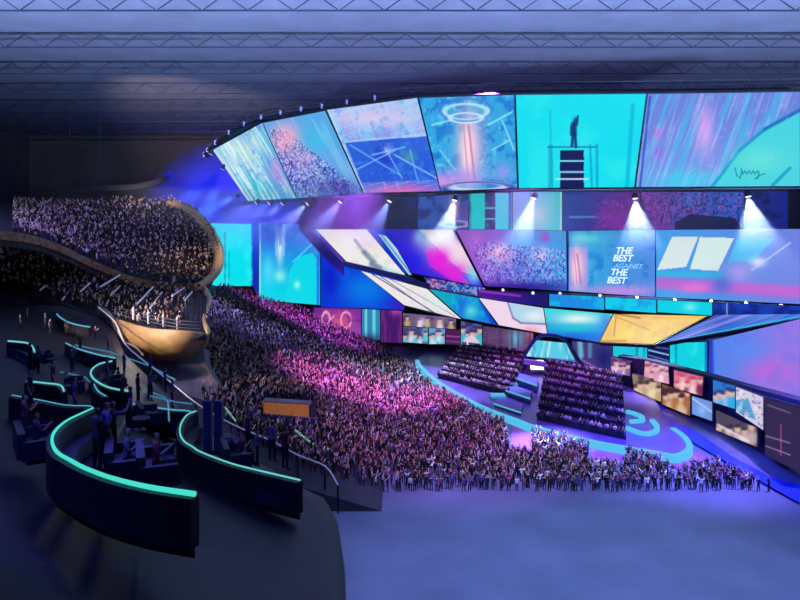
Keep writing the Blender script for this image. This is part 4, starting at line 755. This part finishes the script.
pods = [
 ('teal', 'nearest lounge booth with thick teal light along its curved wall', 24.9, [(93, 408), (80, 414), (66, 421), (55, 431), (52, 441), (57, 452), (70, 460), (85, 468), (112, 478), (149, 487), (195, 494)], 1.0),
 ('teal', 'lounge booth with teal lit wall curving round under the dark pillar', 22.0, [(196, 411), (187, 415), (181, 424), (180, 433), (184, 441), (193, 447), (201, 452), (230, 463), (257, 470), (300, 480)], 1.0),
 ('teal', 'mid distance lounge booth with hooked teal light below the timber balcony', 20.2, [(112, 361), (99, 364), (91, 371), (94, 379), (108, 387), (128, 391)], 1.0),
 ('blue', 'lounge booth with straight pale blue light left of the dark pillar', 19.0, [(128, 403), (145, 406), (159, 408), (175, 410), (189, 411), (194, 416)], .8),
 ('teal', 'lounge booth with short teal light and bent end at the left', 22.0, [(27, 381), (45, 383), (60, 385), (64, 391)], 1.0),
 ('teal', 'small teal lit lounge booth high on the left edge', 20.5, [(8, 341), (20, 342), (30, 344), (35, 352)], 1.0),
 ('blue', 'far lounge booth with thin broken blue light', 19.2, [(66, 343), (74, 347), (85, 351), (100, 355), (115, 358)], .9),
 ('blue', 'farthest lounge booth with hooked blue light under the lower balcony', 20.5, [(70, 305), (58, 308), (57, 314), (66, 321), (78, 325), (90, 327)], .8),
 ('blue', 'faint blue lit booth between the teal ones on the left', 22.0, [(12, 395), (40, 400), (66, 405), (90, 406), (92, 409)], .6),
 ('blue', 'thin blue lit booth inside the hooked teal booth', 19.6, [(94, 384), (98, 391), (106, 396)], .7)]
for colr, lab, z, path, w in pods:
    mx, my = sum(p[0] for p in path)/len(path), sum(p[1] for p in path)/len(path)
    if z < 24: z = ground(mx, my)+1.05
    pts = smooth_path([PZ(x, y, z) for x, y in path], 5); Dm = sum(p.y for p in pts)/len(pts)
    root = thing('lounge_booth', lab, 'booth', (sum(p.x for p in pts)/len(pts), Dm, z-1.05), 'lounge booths on the near terrace')
    MB().wall([p-Vector((0, 0, .06)) for p in pts], 1.0, .28).build('parapet', M_TERR, root, origin=root.location)
    r = (.0012*w)*Dm
    MB().tube(pts, [.026+.034*i/len(pts) if colr == 'teal' and Dm < 20 else r for i, p in enumerate(pts)], 6).build('edge_light', (M_LED if Dm < 20 else M_LEDM) if colr == 'teal' else M_LEDB, root, origin=root.location)
    if len(path) > 3:
        inn = []
        c = Vector((sum(p.x for p in pts)/len(pts), Dm, z)); inn = [p+((c-p).normalized())*.55 for p in pts]
        MB().wall([p-Vector((0, 0, .55)) for p in inn], .42, .6).build('bench', M_LOUNGE, root, origin=root.location)
        ends = [pts[0], pts[-1]]; fl = [p-Vector((0, 0, 1.02)) for p in pts]
        MB().prism(fl, (0, 0, -.25)).build('booth_floor', M_TERR, root, origin=root.location)
# slim rails over the terraces
for k, (pts, lab) in enumerate([([(130, 388), (149, 391), (164, 397), (168, 402), (169, 421)], 'thin teal rail bending down beside the dark pillar'), ([(75, 345), (110, 352), (150, 366), (175, 380)], 'faint rail line below the far booths'), ([(60, 372), (85, 377), (90, 382)], 'faint short rail left of the hooked teal booth'), ([(150, 396), (176, 402), (192, 404)], 'faint rail above the straight pale blue booth')]):
    pp = [P(x, y, 1/invD(x, y)) for x, y in pts]; D = pp[0].y
    tag(MB().tube(pp, .0011*D, 5).build('guard_rail', mat('rail_teal', (60, 120, 140), .3, emit=(60, 130, 160), es=.7)), lab, 'rail', 'terrace guard rails')
# dark pillars (standing beam posts) at the white rail
root = thing('terrace_pillar', 'dark blue twin pillar standing at the terrace edge above the teal booth', 'pillar', PZ(208, 452, ground(208, 452)))
for dx in (0, .42): MB().box(root.location+Vector((dx, 0, 1.0)), (.3, .3, 2.0)).build('post', mat('pillar_blue', (36, 40, 96), .5), root, origin=root.location)
MB().box(root.location+Vector((.2, 0, .05)), (1, .6, .1)).build('base', M_CASE, root, origin=root.location)

# foreground lounge people: detailed bodies
T2 = {p: person_template(p, 2) for p in POSES}
BLUE = lin(np.array([(28, 30, 66), (62, 70, 140), (170, 130, 115), (25, 20, 22), (20, 20, 26)]))
DK = lin(np.array([(20, 20, 36), (38, 36, 66), (150, 110, 95), (20, 16, 16), (16, 16, 20)]))
GR = lin(np.array([(28, 28, 48), (110, 105, 130), (190, 150, 130), (40, 30, 28), (16, 16, 20)]))
RD = lin(np.array([(28, 24, 40), (110, 40, 60), (190, 150, 130), (30, 22, 20), (16, 16, 20)]))
def vip(px, py, D, pose, cols, lab, hd=-1.2, sc=1.0):
    p = PZ(px, py, 23.9 if (py > 440 and px < 165 and px > 60) else ground(px, py))
    if pose == 'sit': p.z -= .5
    return individual((tuple(p), hd, sc, pose, cols), lab, None, T2, 'person', key=lab)
vip(106, 469, 18.3, 'down', BLUE, 'person in a blue shirt standing in the nearest lounge booth', -.9, 1.02)
vip(97, 472, 17.9, 'clap', DK, 'person in dark clothes standing just left of the blue shirted one', -.6, .97)
vip(112, 466, 19.4, 'phone', DK, 'dark clothed person standing just behind the blue shirted one', -.7, 1.0)
vip(127, 476, 17.0, 'sit', GR, 'person in grey seated in the nearest lounge booth', -1.4)
vip(156, 481, 17.6, 'sit', RD, 'person in dark red seated at the right of the nearest booth', -1.4)
vip(232, 461, 27, 'sit', GR, 'person in grey seated in the booth under the pillar', -1.3)
vip(240, 465, 27, 'sit', RD, 'person in dark red seated in the booth under the pillar', -1.3)
vip(257, 466, 28, 'phone', GR, 'person in grey standing holding up a phone in the pillar booth', -1.3, .8)
vip(36, 455, 20, 'sit', DK, 'person in dark clothes seated at the far left behind the nearest booth', -1.0)
vip(24, 447, 22, 'clap', RD, 'person in dark red standing at the left edge of the terrace', -1.0, .9)
vip(130, 428, 31, 'down', DK, 'dark clothed person standing left of the pillar booth', -1.1)
vip(53, 398, 42, 'down', RD, 'person in dark red standing in the short teal booth', -1.1)
vip(27, 322, 84, 'down', BLUE, 'person in blue standing in a far booth on the left', -1.1)
vip(107, 384, 49, 'down', BLUE, 'person in blue standing inside the hooked teal booth', -1.1)
vip(118, 386, 48, 'sit', GR, 'person in grey seated inside the hooked teal booth', -1.1)
vip(108, 350, 70, 'down', GR, 'person in grey standing in the far thin blue booth', -1.1)
# sofas, low tables and further guests on the terrace
def sofa(px, py, ang, lab):
    p = PZ(px, py, 23.87 if (py > 440 and 60 < px < 165) else ground(px, py)); R_ = Matrix.Rotation(ang, 3, 'Z')
    r = thing('lounge_sofa', lab, 'sofa', p, 'dark sofas on the lounge terrace')
    MB().box(p+Vector((0, 0, .3)), (1.7, .8, .3), R_).build('seat', M_LOUNGE, r, origin=p)
    MB().box(p+R_@Vector((0, -.42, .55)), (1.7, .2, .7), R_).build('backrest', M_LOUNGE, r, origin=p)
    for sx in (-.85, .85): MB().box(p+R_@Vector((sx, 0, .42)), (.16, .85, .5), R_).build('armrest', M_LOUNGE, r, origin=p)
    MB().box(p+Vector((0, 0, .08)), (1.5, .6, .14), R_).build('base', M_CASE, r, origin=p)
def low_table(px, py, lab):
    p = PZ(px, py, ground(px, py)); r = thing('low_table', lab, 'table', p, 'small round tables on the lounge terrace')
    MB().tube([p+Vector((0, 0, .45)), p+Vector((0, 0, .5))], .4, 16).build('tabletop', M_LOUNGE, r, origin=p)
    MB().tube([p, p+Vector((0, 0, .45))], .05, 6).build('leg', M_STEEL, r, origin=p)
    MB().tube([p, p+Vector((0, 0, .04))], .25, 12).build('base', M_STEEL, r, origin=p)
for a_ in [(127, 477, -1.2, 'dark sofa under the seated person in grey in the nearest booth'), (158, 482, -1.2, 'dark sofa under the seated person in dark red in the nearest booth'), (236, 466, -1.2, 'dark sofa in the booth beneath the pillar'),
           (36, 457, -1.0, 'dark sofa at the far left behind the nearest booth'), (118, 388, -1.1, 'dark sofa inside the hooked teal booth'), (75, 392, -1.1, 'dark sofa beside the short teal booth'), (150, 424, -1.1, 'dark sofa below the straight pale blue booth light'), (45, 362, -1.0, 'dark sofa on the open terrace between the small teal booths')]: sofa(*a_)
for a_ in [(62, 396, 'low round table beside the sofa near the short teal booth'), (140, 430, 'low round table left of the pillar booth'), (52, 366, 'low round table on the open terrace far left'), (80, 336, 'low round table before the farthest booth'), (225, 447, 'low round table right of the twin pillar')]: low_table(*a_)
outs = [('DK', DK, 'dark'), ('BLUE', BLUE, 'blue'), ('RD', RD, 'dark red'), ('GR', GR, 'grey')]
spots_ = [(30, 372, 'down', 'near the left edge above the short teal light'), (38, 374, 'clap', 'beside another guest above the short teal light'), (20, 330, 'down', 'far left above the small teal booth'), (45, 330, 'one', 'before the farthest hooked booth'), (50, 333, 'down', 'by the farthest hooked booth'), (66, 334, 'down', 'between the two farthest booths'), (72, 372, 'phone', 'left of the hooked teal booth'), (80, 352, 'down', 'behind the far thin booth light'), (95, 340, 'clap', 'below the timber balcony corner'), (124, 372, 'down', 'right of the hooked teal booth'),
          (138, 404, 'down', 'behind the straight pale blue light'), (150, 402, 'clap', 'behind the middle of the pale blue light'), (172, 408, 'down', 'near the end of the pale blue light'), (122, 410, 'one', 'behind the people in the nearest booth'), (75, 418, 'down', 'just outside the top of the nearest booth'), (216, 440, 'down', 'behind the twin pillar'), (248, 452, 'clap', 'by the white rail in the pillar booth'), (272, 462, 'down', 'at the outer end of the pillar booth'), (285, 470, 'one', 'at the outer tip of the pillar booth'), (150, 375, 'down', 'along the white rail halfway down'), (165, 392, 'down', 'along the white rail near the pillar'), (30, 415, 'down', 'below the faint blue booth at the left')]
for i, (x_, y_, ps, wh) in enumerate(spots_):
    nm, cl, wd = outs[(i*3+i//4) % 4]; vip(x_, y_, 0, ps, cl, f'guest in {wd} clothes standing {wh}', random.uniform(-1.8, -.5), random.uniform(.94, 1.05))
# small glowing tablet on the booth table
p = P(142, 456, 20)
r = thing('booth_table', 'round dark table in the nearest lounge booth', 'table', p-Vector((0, 0, .75)))
MB().tube([p-Vector((0, 0, .05)), p], [.55, .55], 20).build('tabletop', M_CASE, r, origin=r.location); MB().tube([p-Vector((0, 0, .75)), p-Vector((0, 0, .05))], .06, 8).build('leg', M_STEEL, r, origin=r.location)
screen('tablet', 'small glowing red and blue tablet standing on the booth table', [(136, 446, 19.8), (150, 449, 19.6), (152, 458, 19.5), (138, 456, 19.7)], [('h', 136, 150, (230, 70, 100), (120, 190, 250)), ('blob', 144, 452, 3, 3, (225, 235, 255), .9), ('blob', 149, 455, 3, 3, (60, 80, 200), .8)], cat='tablet', depth=.04, rim=.02, res=.5)
spot(P(125, 430, 20)+Vector((0, 0, 3)), P(110, 460, 18), (90, 90, 255), 350, 70)
# commentary desk with orange front in the crowd
a, b = P(263, 402, 97), P(310, 405, 97)
r = thing('commentary_desk', 'orange fronted desk in the middle of the crowd', 'desk', (a+b)/2-Vector((0, 0, 1.9)))
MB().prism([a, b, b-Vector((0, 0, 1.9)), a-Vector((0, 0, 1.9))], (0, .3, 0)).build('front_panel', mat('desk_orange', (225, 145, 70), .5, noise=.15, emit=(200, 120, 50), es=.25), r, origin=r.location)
MB().prism([a, b, b+Vector((0, 2, 0)), a+Vector((0, 2, 0))], (0, 0, .15)).build('desktop', M_CONC, r, origin=r.location)
for q in (a, b): MB().box(q+Vector((0, .9, -1.0)), (.3, 1.8, 1.9)).build('side_panel', M_DARK, r, origin=r.location)
a, b = P(262, 414, 95), P(318, 419, 95)
mb = MB(); mb.prism([a, b, b-Vector((0, 0, 1.5)), a-Vector((0, 0, 1.2))], (0, .5, 0)); tag(mb.build('desk_platform', mat('platform_blue', (50, 60, 100), .5)), 'dark blue platform directly below the orange fronted desk', 'platform')
for k, c in enumerate([[(225, 407), (236, 421), (238, 418)], [(273, 433), (283, 441), (291, 446)], [(295, 430), (318, 447), (332, 449)]]):
    pp = [P(x, y, 88) for x, y in c]
    tag(MB().tube(smooth_path(pp, 4), .12, 4).build('aisle_light', mat('aisle_mint', (20, 40, 40), emit=(130, 190, 180), es=.7)), ['left', 'middle', 'right'][k]+' small mint aisle light line below the crowd desk', 'light strip', 'aisle light lines')
print('people', len(ppl), len(ub), len(lb), len(seat_rec))
